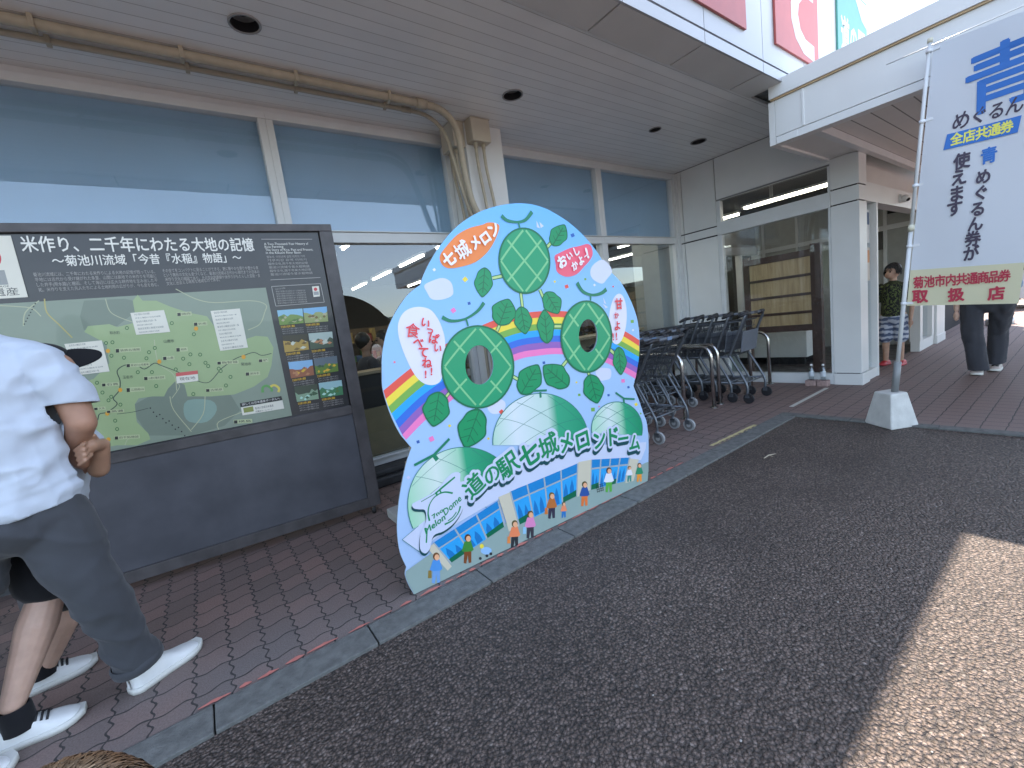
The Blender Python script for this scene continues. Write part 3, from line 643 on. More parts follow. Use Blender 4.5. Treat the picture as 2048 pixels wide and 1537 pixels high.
# ------------------------------------------------------------------ inside the shop
ti = 0
for x in (-1.2, 0.5, 2.2, 3.9, 5.6, 7.3, 9.0, 10.7):
    for y in (4.9, 6.7, 8.5, 10.3, 12.1):  # nearest row is added to light the pier, blinds and counters
        t = thing('strip_light', 'lit fluorescent strip light on the dim shop ceiling', 'strip light', (x, y, 2.9), 0, 'strip lights in the shop hall')
        if ti == 0:
            s = MB(); s.box((-.06, -.62, -.05), (.06, .62, -.002)); base_m = s.build('batten', M_white, t)
            s = MB(); s.tube([(0, -.6, -.07), (0, .6, -.07)], .022, None, 10); tube_m = s.build('lamp_tube', M_tube, t)
        else:
            for q in (base_m, tube_m): c_ = q.copy(); col.objects.link(c_); c_.parent = t
        ti += 1
a_, b_ = G((1488, 417), 2.62), G((1665, 371), 2.62)
for k, o_ in enumerate((0, .07)):
    t = thing('strip_light', ['lit fluorescent tube behind the transom window, nearer the glass', 'lit fluorescent tube behind the transom window, farther from the glass'][k], 'strip light', (a_.x + o_, a_.y, 2.62), 0, 'tubes over the vestibule')
    s = MB(); s.tube([(0, 0, 0), (0, b_.y - a_.y, 0)], .016, None, 10); s.build('lamp_tube', M_tube2, t)
    s = MB(); s.box((-.025, b_.y - a_.y - .04, .018), (.025, .04, .05)); s.box((-.006, -.4, .05), (.006, -.38, .262)); s.build('batten', M_whited, t)
M_goods = [mat('goods_%s' % n, c, .5) for n, c in (('red', (.35, .06, .05)), ('ochre', (.4, .28, .1)), ('white', (.5, .5, .48)), ('green', (.1, .25, .1)), ('brown', (.2, .12, .07)), ('blue', (.08, .15, .3)))]
M_wood = mat('pale_wood', (0.42, 0.32, 0.2), .5, var=.15, scale=6)
def shelf(x, y, lab, rz=0.0, L_=1.8):
    t = thing('store_shelf', lab, 'shelf', (x, y, .012), rz, 'goods shelves in the hall')
    s = MB()
    for z in (.1, .5, .9, 1.3): s.box((-L_ / 2, -.22, z - .02), (L_ / 2, .22, z))
    for xx in (-L_ / 2, L_ / 2): s.box((xx - .02, -.22, 0), (xx + .02, .22, 1.6))
    s.box((-L_ / 2, -.01, 0), (L_ / 2, .01, 1.6)); s.build('shelf_frame', mat('shelf_brown', (.14, .1, .07), .6), t)
    gd = MB()
    for z in (.1, .5, .9, 1.3):
        for sd in (-1, 1):
            xx = -L_ / 2 + .05
            while xx < L_ / 2 - .12:
                w_ = random.uniform(.06, .14); h_ = random.uniform(.1, .28); gd.box((xx, sd * .03, z), (xx + w_, sd * .2, z + h_), random.choice(M_goods)); xx += w_ + .015
    tag(gd.build('packed_goods', None, t), kind='stuff')
shelf(4.4, 6.6, 'brown goods shelf behind the right shop window'); shelf(6.6, 7.4, 'brown goods shelf deeper behind the corner window', .2)
shelf(7.6, 6.2, 'brown goods shelf seen through the inner vestibule door', 1.2); shelf(1.0, 8.2, 'brown goods shelf far behind the left shop window', 0, 2.4); shelf(3.2, 9.5, 'brown goods shelf at the very back of the hall', 0, 3)
shelf(8.6, 5.9, 'brown goods shelf directly behind the inner vestibule wall', .4); shelf(11.2, 7.2, 'brown goods shelf beyond all others at the right end', .7, 2.4)
shelf(9.2, 8.4, 'brown goods shelf farthest to the right inside', 0, 3)
def counter(x0, x1, lab):
    t = thing('window_counter', lab, 'counter', (x0, 4.3, .012))
    s = MB(); s.box((0, -.02, .97), (x1 - x0, .35, 1.0)); s.build('counter_top', M_wood, t, .004)
    s = MB(); s.box((0, 0.02, .63), (x1 - x0, .04, .965)); s.build('black_apron', mat('apron_black', (.02, .02, .022), .5), t)
    s = MB(); s.box((0, 0.0, .0), (x1 - x0, .03, .628)); s.build('front_panel', mat('panel_tan', (.3, .235, .13), .5, var=.08), t)
    for xx in (0.02, x1 - x0 - .05): s = MB(); s.box((xx, .25, 0), (xx + .04, .3, .968)); s.build('leg', M_wood, t)
counter(-0.9, 2.4, 'long counter with tan and black front behind the left window')
t = thing('window_table', 'pale wooden table behind the right shop window', 'table', (5.2, 4.35, .012))
s = MB(); s.box((-1, 0, .92), (.62, .45, .955)); s.build('table_top', M_wood, t, .004)
for xx in (-.95, .57):
    for yy in (.03, .4): s = MB(); s.box((xx, yy, 0), (xx + .04, yy + .04, .918)); s.build('leg', M_wood, t)
s = MB(); s.box((-.9, .2, .3), (.55, .23, .9), M_wood); s.build('back_panel', M_wood, t)

# posters on the narrow fixed door glass
for k, (z0, z1, lab, c1, c2) in enumerate(((1.72, 2.12, 'upper poster on the narrow door glass, white with dark blue blocks', (.6, .62, .64), (.03, .09, .2)), (1.25, 1.66, 'lower poster on the narrow door glass, pale with orange strip', (.55, .5, .44), (.55, .25, .1)))):
    t = thing('poster', lab, 'poster', (6.93, 1.785, z0)); s = MB(); s.box((-.13, -.002, 0), (.13, .002, z1 - z0)); s.build('sheet', mat('poster_%d_paper' % k, c1, .5), t)
    s = MB(); h_ = z1 - z0; s.box((-.11, -.004, h_ * .55), (.11, -.0022, h_ * .92)); s.build('printed_block', mat('poster_%d_ink' % k, c2, .5), t); s = MB(); s.box((-.11, -.004, h_ * .1), (.02, -.0022, h_ * .4)); s.build('printed_block', mat('poster_%d_ink' % k, c2, .5), t)
# vestibule furniture
t = thing('plank_board', 'tall brown framed board of pale wooden planks standing in the vestibule', 'notice board', (6.95, 2.33, .008))
M_brown = mat('dark_brown_wood', (0.085, 0.045, 0.035), .55, var=.2, scale=12)
def planks():
    M, N, L, b = nodes_of('plank_wood')
    tc = N.new('ShaderNodeTexCoord'); mp = N.new('ShaderNodeMapping'); mp.inputs['Scale'].default_value = (1, 7.5, .6); L.new(tc.outputs['Object'], mp.inputs[0])
    nz = N.new('ShaderNodeTexNoise'); nz.inputs['Scale'].default_value = 3; nz.inputs['Detail'].default_value = 5; nz.inputs['Distortion'].default_value = .6; L.new(mp.outputs[0], nz.inputs[0])
    r = ramp(N, [(.3, (.42, .27, .14)), (.5, (.58, .4, .21)), (.68, (.66, .48, .28))]); L.new(nz.outputs['Fac'], r.inputs[0]); L.new(r.outputs[0], b.inputs['Base Color']); b.inputs['Roughness'].default_value = .5
    return M
s = MB(); s.box((0.005, .05, .74), (.03, .9, 1.74)); s.build('plank_panel', planks(), t)
s = MB(); s.box((-.045, -.06, 0), (.045, .06, 1.83)); s.build('post', M_brown, t, .004)
s = MB(); s.box((-.03, .88, 0), (.04, .96, 1.8)); s.build('post', M_brown, t, .004)
for z in (.70, .92, 1.17, 1.43, 1.72): s = MB(); h_ = .045 if z in (.70, 1.72) else .018; s.box((-.02, .06, z - h_), (.035, .88, z + h_)); s.build('rail', M_brown, t, .003)
s = MB(); s.box((-.3, -.05, 0), (.3, .05, .06)); s.build('foot', M_brown, t, .004)
t = thing('bench_box', 'low white box bench under the plank board inside the vestibule', 'bench', (8.3, 3.6, .008))
s = MB(); s.box((-.3, -.75, .12), (.3, .75, .55)); s.build('box_body', M_white, t, .01)
s = MB(); s.box((-.27, -.7, 0), (-.22, -.2, .12)); s.box((.2, -.7, 0), (.25, .7, .12)); s.box((-.27, .2, 0), (-.22, .7, .12)); s.build('base', M_black, t)
t = thing('leaning_panel', 'pale narrow panel leaning behind the glass beside the carts', 'panel', (6.95, 3.36, .008))
s = MB(); T = Matrix.Rotation(radians(-16), 4, 'X'); s.box((-.02, 0, 0), (.02, .18, 1.35), None, T); s.build('panel_sheet', mat('pale_green', (.45, .5, .47), .4), t, .003)

# water bottles on brick pieces at the foot of the side window
for k, px in enumerate(((1629, 769), (1656, 768))):
    p = G(px); p.x = XV - .13
    t = thing('brick_block', ['weathered pink brick at the pillar foot, farther from pillar', 'weathered pink brick at the pillar foot, touching the pillar'][k], 'brick', (p.x, p.y, 0))
    s = MB(); s.box((-.05, -.06, 0), (.05, .06, .075)); s.build('brick_body', mat('old_brick', (.34, .24, .22), .9, var=.3, scale=30, bump=.4), t, .006)
    t = thing('water_bottle', ['clear water bottle with white cap standing on the brick farther from the pillar', 'clear water bottle with white cap standing on the brick touching the pillar'][k], 'bottle', (p.x, p.y, .076))
    s = MB(); s.tube([(0, 0, 0), (0, 0, .01), (0, 0, .13), (0, 0, .165), (0, 0, .185)], [.026, .03, .03, .014, .012], None, 16); s.build('bottle_body', glassmat('bottle_clear', (.8, .84, .85), .05), t)
    s = MB(); s.cyl((0, 0, .186), .014, .022, None, 14); s.build('cap', mat('cap_white', (.8, .8, .8), .4), t)
    s = MB(); s.tube([(0, 0, .05), (0, 0, .11)], .0305, None, 16, caps=False); s.build('label', mat('bottle_label', (.5, .55, .6), .4), t)
t = thing('rolled_sheet', 'dark grey folded sheet on the paving below the left shop window', 'sheet', (1.3, 3.8, 0))
s = MB(); s.box((-.5, -.06, 0), (1.0, .12, .09)); s.box((-.45, -.02, .09), (.95, .16, .15)); s.build('folded_sheet', mat('sheet_grey', (.035, .037, .04), .6, var=.3), t, .02)

# ------------------------------------------------------------------ photo cutout panel with face holes
PA, PB = G((828, 1190)), G((1294, 964))
PP = Plane(PA, PB)
def ZA(x, y): return (740 + x * .305746, 390 + y * .305990)      # zoom window on the upper half of the panel
def ZB(x, y): return (740 + x * .292782, 760 + y * .292778)      # zoom window on the lower half
def pv_(p): return PP.uv(p)
outl = [ZB(300, 1466), ZB(262, 1400), ZB(240, 1340), ZB(240, 1310), ZB(248, 1280), ZB(205, 1180), ZB(187, 1060), ZB(186, 960), ZB(196, 840), ZB(215, 720), ZB(238, 610), ZB(255, 545), ZB(283, 464),
        ZB(238, 412), ZB(200, 362), ZB(150, 262), ZB(110, 152), ZB(85, 52), ZA(78, 1170), ZA(78, 1080), ZA(86, 1000), ZA(115, 880), ZA(170, 762), ZA(238, 664), ZA(290, 616), ZA(328, 590),
        ZA(350, 524), ZA(400, 424), ZA(462, 328), ZA(560, 215), ZA(680, 130), ZA(800, 82), ZA(910, 60), ZA(1000, 56), ZA(1090, 70), ZA(1180, 105), ZA(1300, 180), ZA(1400, 270), ZA(1480, 366), ZA(1530, 448), ZA(1556, 494),
        ZA(1582, 512), ZA(1640, 572), ZA(1700, 680), ZA(1745, 800), ZA(1762, 920), ZA(1760, 1040), ZA(1745, 1150), ZA(1723, 1250), ZA(1760, 1345), ZA(1790, 1434), ZB(1890, 290), ZB(1902, 400), ZB(1903, 500), ZB(1900, 600), ZB(1893, 692)]
outl = [pv_(p) for p in outl]
sharp = {0, 4, 12, 25, 40, 48, len(outl) - 1}
def smooth_outline(P, sharp, n=4):
    out = []; N = len(P); V = [Vector((p[0], p[1], 0)) for p in P]
    for i in range(N):
        b, c = V[i], V[(i + 1) % N]
        a = V[(i - 1) % N] if i not in sharp else b * 2 - c
        d = V[(i + 2) % N] if (i + 1) % N not in sharp else c * 2 - b
        if i == N - 1: out.append((b.x, b.y)); continue
        for k in range(n):
            t = k / n; q = 0.5 * ((2 * b) + (c - a) * t + (2 * a - 5 * b + 4 * c - d) * t * t + (3 * b - a - 3 * c + d) * t ** 3); out.append((q.x, q.y))
    return out
outl = smooth_outline(outl, sharp)
def mell(c, rx, ry, rot=0.0, n=44, Z=ZA): return [pv_(Z(*p)) for p in ell(c[0], c[1], rx, ry, n, rot)]
H2 = mell((713, 1112), 92, 128); H3 = mell((1425, 922), 61, 108)
panel = thing('photo_cutout_panel', 'blue die-cut photo panel with green melons, rainbow and two face holes at the kerb', 'cutout panel', PP.w((outl[0][0] + outl[-1][0]) / 2, 0))
def printmat(name, h, f=(1.06, 0.95, 0.92), rough=.35):
    return mat('print_' + name, alb(h, f, .86), rough, var=0.02, scale=5)
def grad_mat(name, stops, horizontal=False, d=(0, 1)):
    """printed colour gradient: runs along the panel's own axes"""
    M, N, L, b = nodes_of(name)
    tc = N.new('ShaderNodeTexCoord'); vm = N.new('ShaderNodeVectorMath'); vm.operation = 'DOT_PRODUCT'
    L.new(tc.outputs['Object'], vm.inputs[0]); ax = PP.u * d[0] + PP.v * d[1]; vm.inputs[1].default_value = ax
    o = N.new('ShaderNodeMapRange'); o.inputs[1].default_value = stops[0][0]; o.inputs[2].default_value = stops[-1][0]
    sh = PP.u.dot(PP.w((outl[0][0] + outl[-1][0]) / 2, 0) - PP.A) * d[0]
    if not (d == (0, 1)): stops = [(a - sh, c) for a, c in stops]; o.inputs[1].default_value = stops[0][0]; o.inputs[2].default_value = stops[-1][0]
    L.new(vm.outputs['Value'], o.inputs[0]); r_ = stops[-1][0] - stops[0][0]
    r = ramp(N, [((s[0] - stops[0][0]) / r_, alb(s[1], (1.06, 0.95, 0.92), .86)) for s in stops]); L.new(o.outputs[0], r.inputs[0])
    L.new(r.outputs[0], b.inputs['Base Color']); b.inputs['Roughness'].default_value = .35
    return M
K_sky = grad_mat('print_sky', [(0.0, 'a8c6ea'), (0.9, '9dc8ef'), (1.5, '84c2f6'), (2.0, '68bafa')])
s = MB(); s.prism([outl, H2, H3], -0.009, 0.0, PP.w, K_sky, mat('panel_edge', (.25, .27, .28), .5), mat('panel_back', (.2, .17, .13), .8))
shift(s, panel).build('board', None, panel)
art = Art(PP, ZA, 0.0005, 0.000016)
# rainbow
outer = [(87, 1278), (265, 1135), (480, 985), (740, 850), (900, 795), (1060, 766), (1280, 762), (1500, 815), (1660, 888), (1761, 950)]
inner = [(232, 1600), (360, 1475), (480, 1385), (700, 1220), (950, 1085), (1100, 1052), (1240, 1042), (1420, 1062), (1560, 1105), (1738, 1202)]
le = [(88, 1280), (103, 1335), (120, 1385), (141, 1430), (165, 1478), (189, 1525), (211, 1568), (235, 1602)]
ri = [(1761, 950), (1761, 990), (1761, 1025), (1759, 1060), (1755, 1095), (1749, 1130), (1743, 1165), (1736, 1203)]
curves = []
for i in range(8):
    t = i / 7; c = [Vector((a[0] * (1 - t) + b[0] * t, a[1] * (1 - t) + b[1] * t, 0)) for a, b in zip(outer, inner)]
    c[0] = Vector((*le[i], 0)); c[-1] = Vector((*ri[i], 0)); curves.append([(q.x, q.y) for q in catmull(c, 5)])
for i, h in enumerate(('e0594c', 'f2dc4a', '74b150', '1ea8f5', '2c6fd8', '8d63b8', 'f07fc0')):
    km = printmat('band_' + h, h); ca, cb = curves[i], curves[i + 1]; fs = []
    near = lambda p: any(((p[0] - c[0]) / (rx * 1.25)) ** 2 + ((p[1] - c[1]) / (ry * 1.15)) ** 2 < 1 for c, rx, ry in (((713, 1112), 92, 128), ((1425, 922), 61, 108)))
    n = len(ca); vs = [art.W(*art.uv(p)) for p in ca + cb]
    for k in range(n - 1):
        qd = (ca[k], ca[k + 1], cb[k + 1], cb[k], ((ca[k][0] + cb[k + 1][0]) / 2, (ca[k][1] + cb[k + 1][1]) / 2))
        if not any(near(p) for p in qd): fs.append((n + k, n + k + 1, k + 1, k))
    art.mb.add(vs, fs, km); art.h += art.dh
K_cloud = printmat('cloud', 'ccdbf0')
def blob2(c, rx, ry, seed, m):
    r_ = random.Random(seed); n = 9
    art.poly([(c[0] + rx * (1 + r_.uniform(-.13, .13)) * cos(2 * pi * k / n), c[1] + ry * (1 + r_.uniform(-.13, .13)) * sin(2 * pi * k / n)) for k in range(n)], m, smooth=5)
for c, rx, ry, sd in (((455, 617), 98, 70, 1), ((1508, 505), 66, 72, 2), ((1530, 1172), 52, 45, 3), ((830, 1385), 60, 48, 4)): blob2(c, rx, ry, sd, K_cloud)
# confetti
for x, y, s_, h, r_ in ((622, 553, 20, 'f2dc4a', 3), (545, 756, 20, 'f07fc0', 10), (648, 710, 13, '2c5fae', 30), (420, 490, 12, 'dfe9f8', 8), (1325, 265, 16, '2a66b8', 20), (1286, 600, 16, 'e0594c', 25), (1408, 552, 10, '74b150', 40),
                        (1208, 568, 9, 'f2dc4a', 5), (1468, 590, 9, 'dfe9f8', 5), (1590, 600, 7, 'e0594c', 5), (1715, 828, 14, '74b150', 40), (1720, 885, 8, 'dfe9f8', 40), (160, 1094, 9, 'e8788e', 40), (1137, 1098, 12, '2c5fae', 35),
                        (860, 1420, 19, 'e0594c', 4), (1655, 1216, 16, 'f07fc0', 40), (1368, 1308, 11, '74b150', 40), (1458, 1404, 17, '74b150', 42), (1560, 1310, 10, '2c5fae', 40), (1690, 1258, 10, '2c5fae', 30), (1740, 1370, 13, 'f2dc4a', 10),
                        (1498, 1384, 6, 'e8788e', 0), (1350, 1226, 8, 'f2dc4a', 0), (1770, 1430, 7, '74b150', 0), (520, 1510, 11, 'f2dc4a', 10)):
    ra = radians(r_); art.poly([(x + s_ * cos(ra + k * pi / 2), y + s_ * sin(ra + k * pi / 2)) for k in range(4)], printmat('c_' + h, h))
for x, y, s_, h, r_ in ((328, 424, 14, '2c5fae', 30), (420, 404, 23, 'f07fc0', 20), (262, 668, 14, 'c4cdf0', 4), (545, 313, 9, 'f2dc4a', 10), (808, 402, 10, 'f2dc4a', 10)):
    ra = radians(r_); art.poly([ZA_ for ZA_ in [((ZB(x + s_ * cos(ra + k * pi / 2), y + s_ * sin(ra + k * pi / 2))[0] - 740) / .305746, (ZB(x + s_ * cos(ra + k * pi / 2), y + s_ * sin(ra + k * pi / 2))[1] - 390) / .30599) for k in range(4)]], printmat('c_' + h, h))
for tri_ in ([(1088, 170), (1112, 220), (1090, 212)], [(1108, 178), (1136, 205), (1116, 218)], [(1525, 670), (1545, 715), (1530, 708)], [(1522, 712), (1556, 735), (1540, 742)]): art.poly(tri_, K_cloud)
# speech bubbles and splashes
K_bub = printmat('bubble', 'd9e3f5'); K_rtx = printmat('red_text', 'd8414c'); K_wht = printmat('white', 'eef2fb')
art.poly([(330, 733), (395, 752), (440, 805), (470, 870), (490, 950), (490, 1060), (478, 1150), (462, 1215), (415, 1243), (350, 1232), (295, 1180), (250, 1100), (212, 1010), (186, 920), (184, 840), (215, 775), (265, 742)], K_bub, smooth=4)
art.ellipse((1620, 812), 58, 166, K_bub, rot=.06)
K_or = printmat('orange', 'ec8a44'); K_pk = printmat('pink', 'e8657f')
art.poly([(458, 395), (465, 448), (508, 480), (590, 472), (690, 440), (770, 372), (820, 290), (846, 212), (822, 186), (770, 182), (735, 196), (650, 218), (570, 262), (505, 330)], K_or, smooth=4)
art.poly([(1207, 402), (1214, 452), (1224, 505), (1282, 536), (1350, 520), (1400, 470), (1440, 425), (1456, 385), (1446, 338), (1420, 322), (1370, 335), (1305, 350), (1240, 380)], K_pk, smooth=4)
# melons, vines and leaves
K_mel = printmat('melon', '1f9d6e'); K_lf = printmat('leaf', '0b9560'); K_ln = printmat('leaf_line', '08704c'); K_net = printmat('net', '7cc890'); K_st = printmat('stalk', 'b6d98c')
def leaf(c, rx, ry, rot):
    ra = radians(rot); pts = [(-1, 0), (-.72, .62), (-.3, .82), (.1, .98), (.5, .72), (.78, .42), (1.02, 0), (.78, -.42), (.5, -.72), (.1, -.98), (-.3, -.82), (-.72, -.62)]
    q = [(c[0] + rx * a * cos(ra) - ry * b * sin(ra), c[1] + rx * a * sin(ra) + ry * b * cos(ra)) for a, b in pts]
    q = [(p.x, p.y) for p in catmull([(p[0], p[1], 0) for p in q], 4, True)]
    art.poly([(c[0] + (p[0] - c[0]) * 1.0, c[1] + (p[1] - c[1]) * 1.0) for p in q], K_ln); art.poly([(c[0] + (p[0] - c[0]) * .9, c[1] + (p[1] - c[1]) * .9) for p in q], K_lf)
    f = lambda a, b: (c[0] + rx * a * cos(ra) - ry * b * sin(ra), c[1] + rx * a * sin(ra) + ry * b * cos(ra))
    art.line([f(-.95, 0), f(.7, 0)], 7, K_ln)
    for a in (-.5, -.05, .35): art.line([f(a, 0), f(a + .28, .5)], 5, K_ln); art.line([f(a, 0), f(a + .28, -.5)], 5, K_ln)
def stalk(p, q): art.line([p, q], 24, K_ln); art.line([p, q], 14, K_st)
def melon(c, rx, ry, hole, rot=0.0):
    out_ = mell(c, rx, ry, rot); art.poly(out_, K_ln, holes=[hole] if hole else (), local=True)
    art.poly(mell(c, rx - 12, ry - 12, rot), K_mel, holes=[hole] if hole else (), local=True)
    hc = None
    if hole:
        hu = sum(p[0] for p in hole) / len(hole); hv = sum(p[1] for p in hole) / len(hole); ru = (max(p[0] for p in hole) - min(p[0] for p in hole)) / 2; rv = (max(p[1] for p in hole) - min(p[1] for p in hole)) / 2
        hc = lambda q: ((q.x - hu) / (ru * 1.03)) ** 2 + ((q.y - hv) / (rv * 1.03)) ** 2 < 1
    for sgn in (1, -1):
        for k in (-.66, 0.0, .66):
            pts = []
            for i in range(41):
                t = -1 + i / 20; X = t; Y = k * sqrt(2) * .9 - sgn * t * .95 + .18 * k * (1 - t * t)
                a = (X, Y)
                if X * X + Y * Y < .9: pts.append((c[0] + rx * X, c[1] + ry * Y))
            if len(pts) > 2: art.line(pts, 12, K_net, skip=hc)
for p, q in (((800, 545), (870, 530)), ((1155, 345), (1205, 290)), ((985, 640), (1000, 760)), ((1110, 620), (1140, 690)), ((830, 890), (860, 820)), ((920, 1180), (990, 1220)), ((700, 1370), (690, 1450)), ((530, 1280), (480, 1340)),
             ((1250, 860), (1190, 860)), ((1290, 1080), (1250, 1130)), ((1425, 1150), (1440, 1210)), ((1555, 1000), (1610, 1050))): stalk(p, q)
for c, rx, ry, r_ in (((742, 572), 98, 64, 95), ((1232, 265), 80, 62, -60), ((875, 768), 92, 88, -70), ((1000, 820), 92, 62, 80), ((1190, 706), 82, 66, 60), ((1148, 862), 112, 60, -95), ((1042, 1208), 112, 84, 160 + 140), ((1215, 1185), 106, 82, 220), ((1460, 1268), 98, 72, 75),
                      ((1632, 1085), 92, 48, 85), ((432, 1400), 116, 94, 100), ((668, 1526), 135, 100, 110)): leaf(c, rx, ry, r_)
melon((1008, 432), 170, 218, None, -.08); melon((703, 1125), 240, 273, H2); melon((1413, 928), 170, 238, H3)
K_vine = printmat('vine', '128060')
for st, ar in (([(968, 180), (978, 216)], [(858, 137), (895, 168), (960, 179), (1015, 165), (1058, 112)]), ([(628, 815), (640, 858)], [(470, 800), (530, 825), (620, 812), (700, 762), (744, 706)]), ([(1442, 652), (1440, 692)], [(1352, 575), (1390, 632), (1450, 655), (1508, 645), (1544, 618)])):
    art.line(st, 11, K_vine); art.line(ar, 24, K_vine, smooth=4, taper=True)
# ---- lower half: domes, shop front, walkers
art.P = ZB
K_dc = grad_mat('print_dome_centre', [(0.55, 'a5d8c0'), (.75, 'd3e6ee'), (1.0, 'b9ddd6'), (1.07, '35a882'), (1.35, '13936b')], d=(1, 0))
K_dl = grad_mat('print_dome_left', [(0.04, '9bd8b8'), (.22, 'cfe6e2'), (.36, '9bd4ba'), (.4, '2da57c'), (.6, '0f8c62')], d=(1, 0))
K_dr = grad_mat('print_dome_right', [(1.38, 'a8dcc4'), (1.53, 'cfe6e6'), (1.64, '9bd4ba'), (1.69, '2da57c'), (1.87, '0f8c62')], d=(1, 0))
K_dln = printmat('dome_line', '2c7f74'); K_dk = printmat('dark_teal', '0c4a52'); K_gt = printmat('green_text', '0d8a58')
def dome(c, rx, ry, m, a0=pi, a1=2 * pi, rot=0.0):
    pts = [(c[0] + rx * cos(a0 + (a1 - a0) * k / 40) * cos(rot) - ry * sin(a0 + (a1 - a0) * k / 40) * sin(rot), c[1] + rx * cos(a0 + (a1 - a0) * k / 40) * sin(rot) + ry * sin(a0 + (a1 - a0) * k / 40) * cos(rot)) for k in range(41)]
    art.poly(pts, m); art.line(pts, 5, K_dln)
    for j in (-.55, 0, .5):
        for sg in (1, -1):
            q = [(c[0] + sg * rx * (x_), c[1] + ry * (j * .8 - .35 - .55 * x_ - .25 * (1 - x_ * x_))) for x_ in (-1 + k / 14 for k in range(29))]
            q = [p for p in q if ((p[0] - c[0]) / rx) ** 2 + ((p[1] - c[1]) / ry) ** 2 < .98 and p[1] < c[1] + ry * .1]
            if len(q) > 2: art.line(q, 2.5, K_dln)
dome((1165, 425), 328, 332, K_dc, pi * .98, pi * 2.02); dome((1685, 335), 174, 184, K_dr, pi * .95, pi * 2.08); dome((640, 850), 384, 390, K_dl, pi * .86, pi * 1.85)
for a, b, wd in (((1160, 85), (1163, 122), 16), ((1110, 76), (1205, 72), 12), ((1730, 125), (1733, 160), 12), ((1675, 88), (1732, 128), 10), ((1732, 128), (1805, 132), 10), ((432, 512), (458, 548), 28), ((300, 583), (435, 512), 17), ((435, 512), (540, 403), 17)): art.line([a, b], wd, K_vine)
K_wall = printmat('lilac', 'c6d6ee'); K_grd = printmat('ground_grey', '8faaa6'); K_bg = printmat('beige', 'c9cab6'); K_w1 = printmat('win_top', '1a86cc'); K_w2 = printmat('win_mid', '2ca4ea'); K_mul = printmat('mullion', '9fb0b8'); K_hed = printmat('hedge', '07694a'); K_sil = printmat('shade_blue', '1b78bf')
art.poly([(243, 1306), (420, 1180), (900, 985), (1400, 790), (1890, 562), (1899, 562), (1899, 620), (1893, 690), (300, 1464), (264, 1400), (242, 1345)], K_grd)
art.poly([(218, 1090), (340, 985), (640, 760), (1000, 600), (1500, 450), (1884, 425), (1880, 470), (1848, 548), (1500, 548), (1000, 742), (620, 962), (400, 1112), (340, 1176)], K_wall)
art.line([(218, 1090), (340, 1176)], 3, K_dln); art.line([(218, 1090), (330, 995)], 3, K_dln)
def bay(tl, tr, br_, bl, n, hedges):
    L2 = lambda a, b, t: (a[0] + (b[0] - a[0]) * t, a[1] + (b[1] - a[1]) * t)
    art.poly([tl, tr, br_, bl], K_w2)
    art.poly([tl, tr, L2(tr, br_, .3), L2(tl, bl, .3)], K_w1)
    for i in range(n):
        for k in range(2):
            t = (i + .25 + k * .4) / n; u0 = .42 + .1 * ((i * 7 + k * 3) % 4) / 3; w_ = .16 / n
            P_ = lambda tt, uu: L2(L2(tl, tr, tt), L2(bl, br_, tt), uu)
            art.poly([P_(t - w_, .97), P_(t - w_ * .8, u0 + .22), P_(t - w_ * .3, u0 + .1), P_(t, u0), P_(t + w_ * .4, u0 + .1), P_(t + w_ * .8, u0 + .25), P_(t + w_, .97)], K_sil)
    for i in hedges:
        a, b = (i + .02) / n, (i + .98) / n; P_ = lambda tt, uu: L2(L2(tl, tr, tt), L2(bl, br_, tt), uu)
        art.poly([P_(a, .84), P_(b, .8), P_(b, 1.0), P_(a, 1.0)], K_hed)
    art.line([L2(tl, bl, .3), L2(tr, br_, .3)], 9, K_mul)
    for i in range(n + 1): art.line([L2(tl, tr, i / n), L2(bl, br_, i / n)], 11, K_mul)
bay((430, 1112), (872, 825), (918, 1000), (550, 1250), 3, (0, 2)); bay((955, 762), (1416, 570), (1410, 792), (1015, 990), 4, (0, 3)); bay((1508, 545), (1770, 530), (1738, 692), (1502, 752), 4, (0, 2))
art.poly([(385, 1145), (432, 1118), (556, 1272), (528, 1302)], K_bg); art.poly([(874, 800), (950, 768), (1012, 998), (945, 1035), (925, 960)], K_bg); art.poly([(1420, 562), (1506, 545), (1500, 752), (1412, 800)], K_bg); art.poly([(1772, 536), (1832, 545), (1796, 690), (1740, 705)], K_bg)
def walker(x, y, h, top, bot, hair, bag=None):
    u = h / 100.0; K1 = printmat('c_' + top, top); K2 = printmat('c_' + bot, bot); KH = printmat('c_' + hair, hair); KS = printmat('c_skin', 'f0b48c')
    art.poly([(x - 12 * u, y + 8 * u), (x + 12 * u, y + 5 * u), (x + 12 * u, y + 48 * u), (x + 3 * u, y + 50 * u), (x, y + 22 * u), (x - 5 * u, y + 52 * u), (x - 14 * u, y + 50 * u)], K2)
    art.poly([(x - 11 * u, y - 24 * u), (x + 10 * u, y - 27 * u), (x + 20 * u, y + 4 * u), (x + 13 * u, y + 10 * u), (x - 13 * u, y + 12 * u), (x - 21 * u, y + 8 * u)], K1)
    art.ellipse((x, y - 36 * u), 11 * u, 13 * u, KH, n=14); art.ellipse((x + 2 * u, y - 33 * u), 8 * u, 10 * u, KS, n=14)
    if bag: art.poly([(x - 26 * u, y + 10 * u), (x - 16 * u, y + 9 * u), (x - 15 * u, y + 34 * u), (x - 27 * u, y + 35 * u)], printmat('c_' + bag, bag))
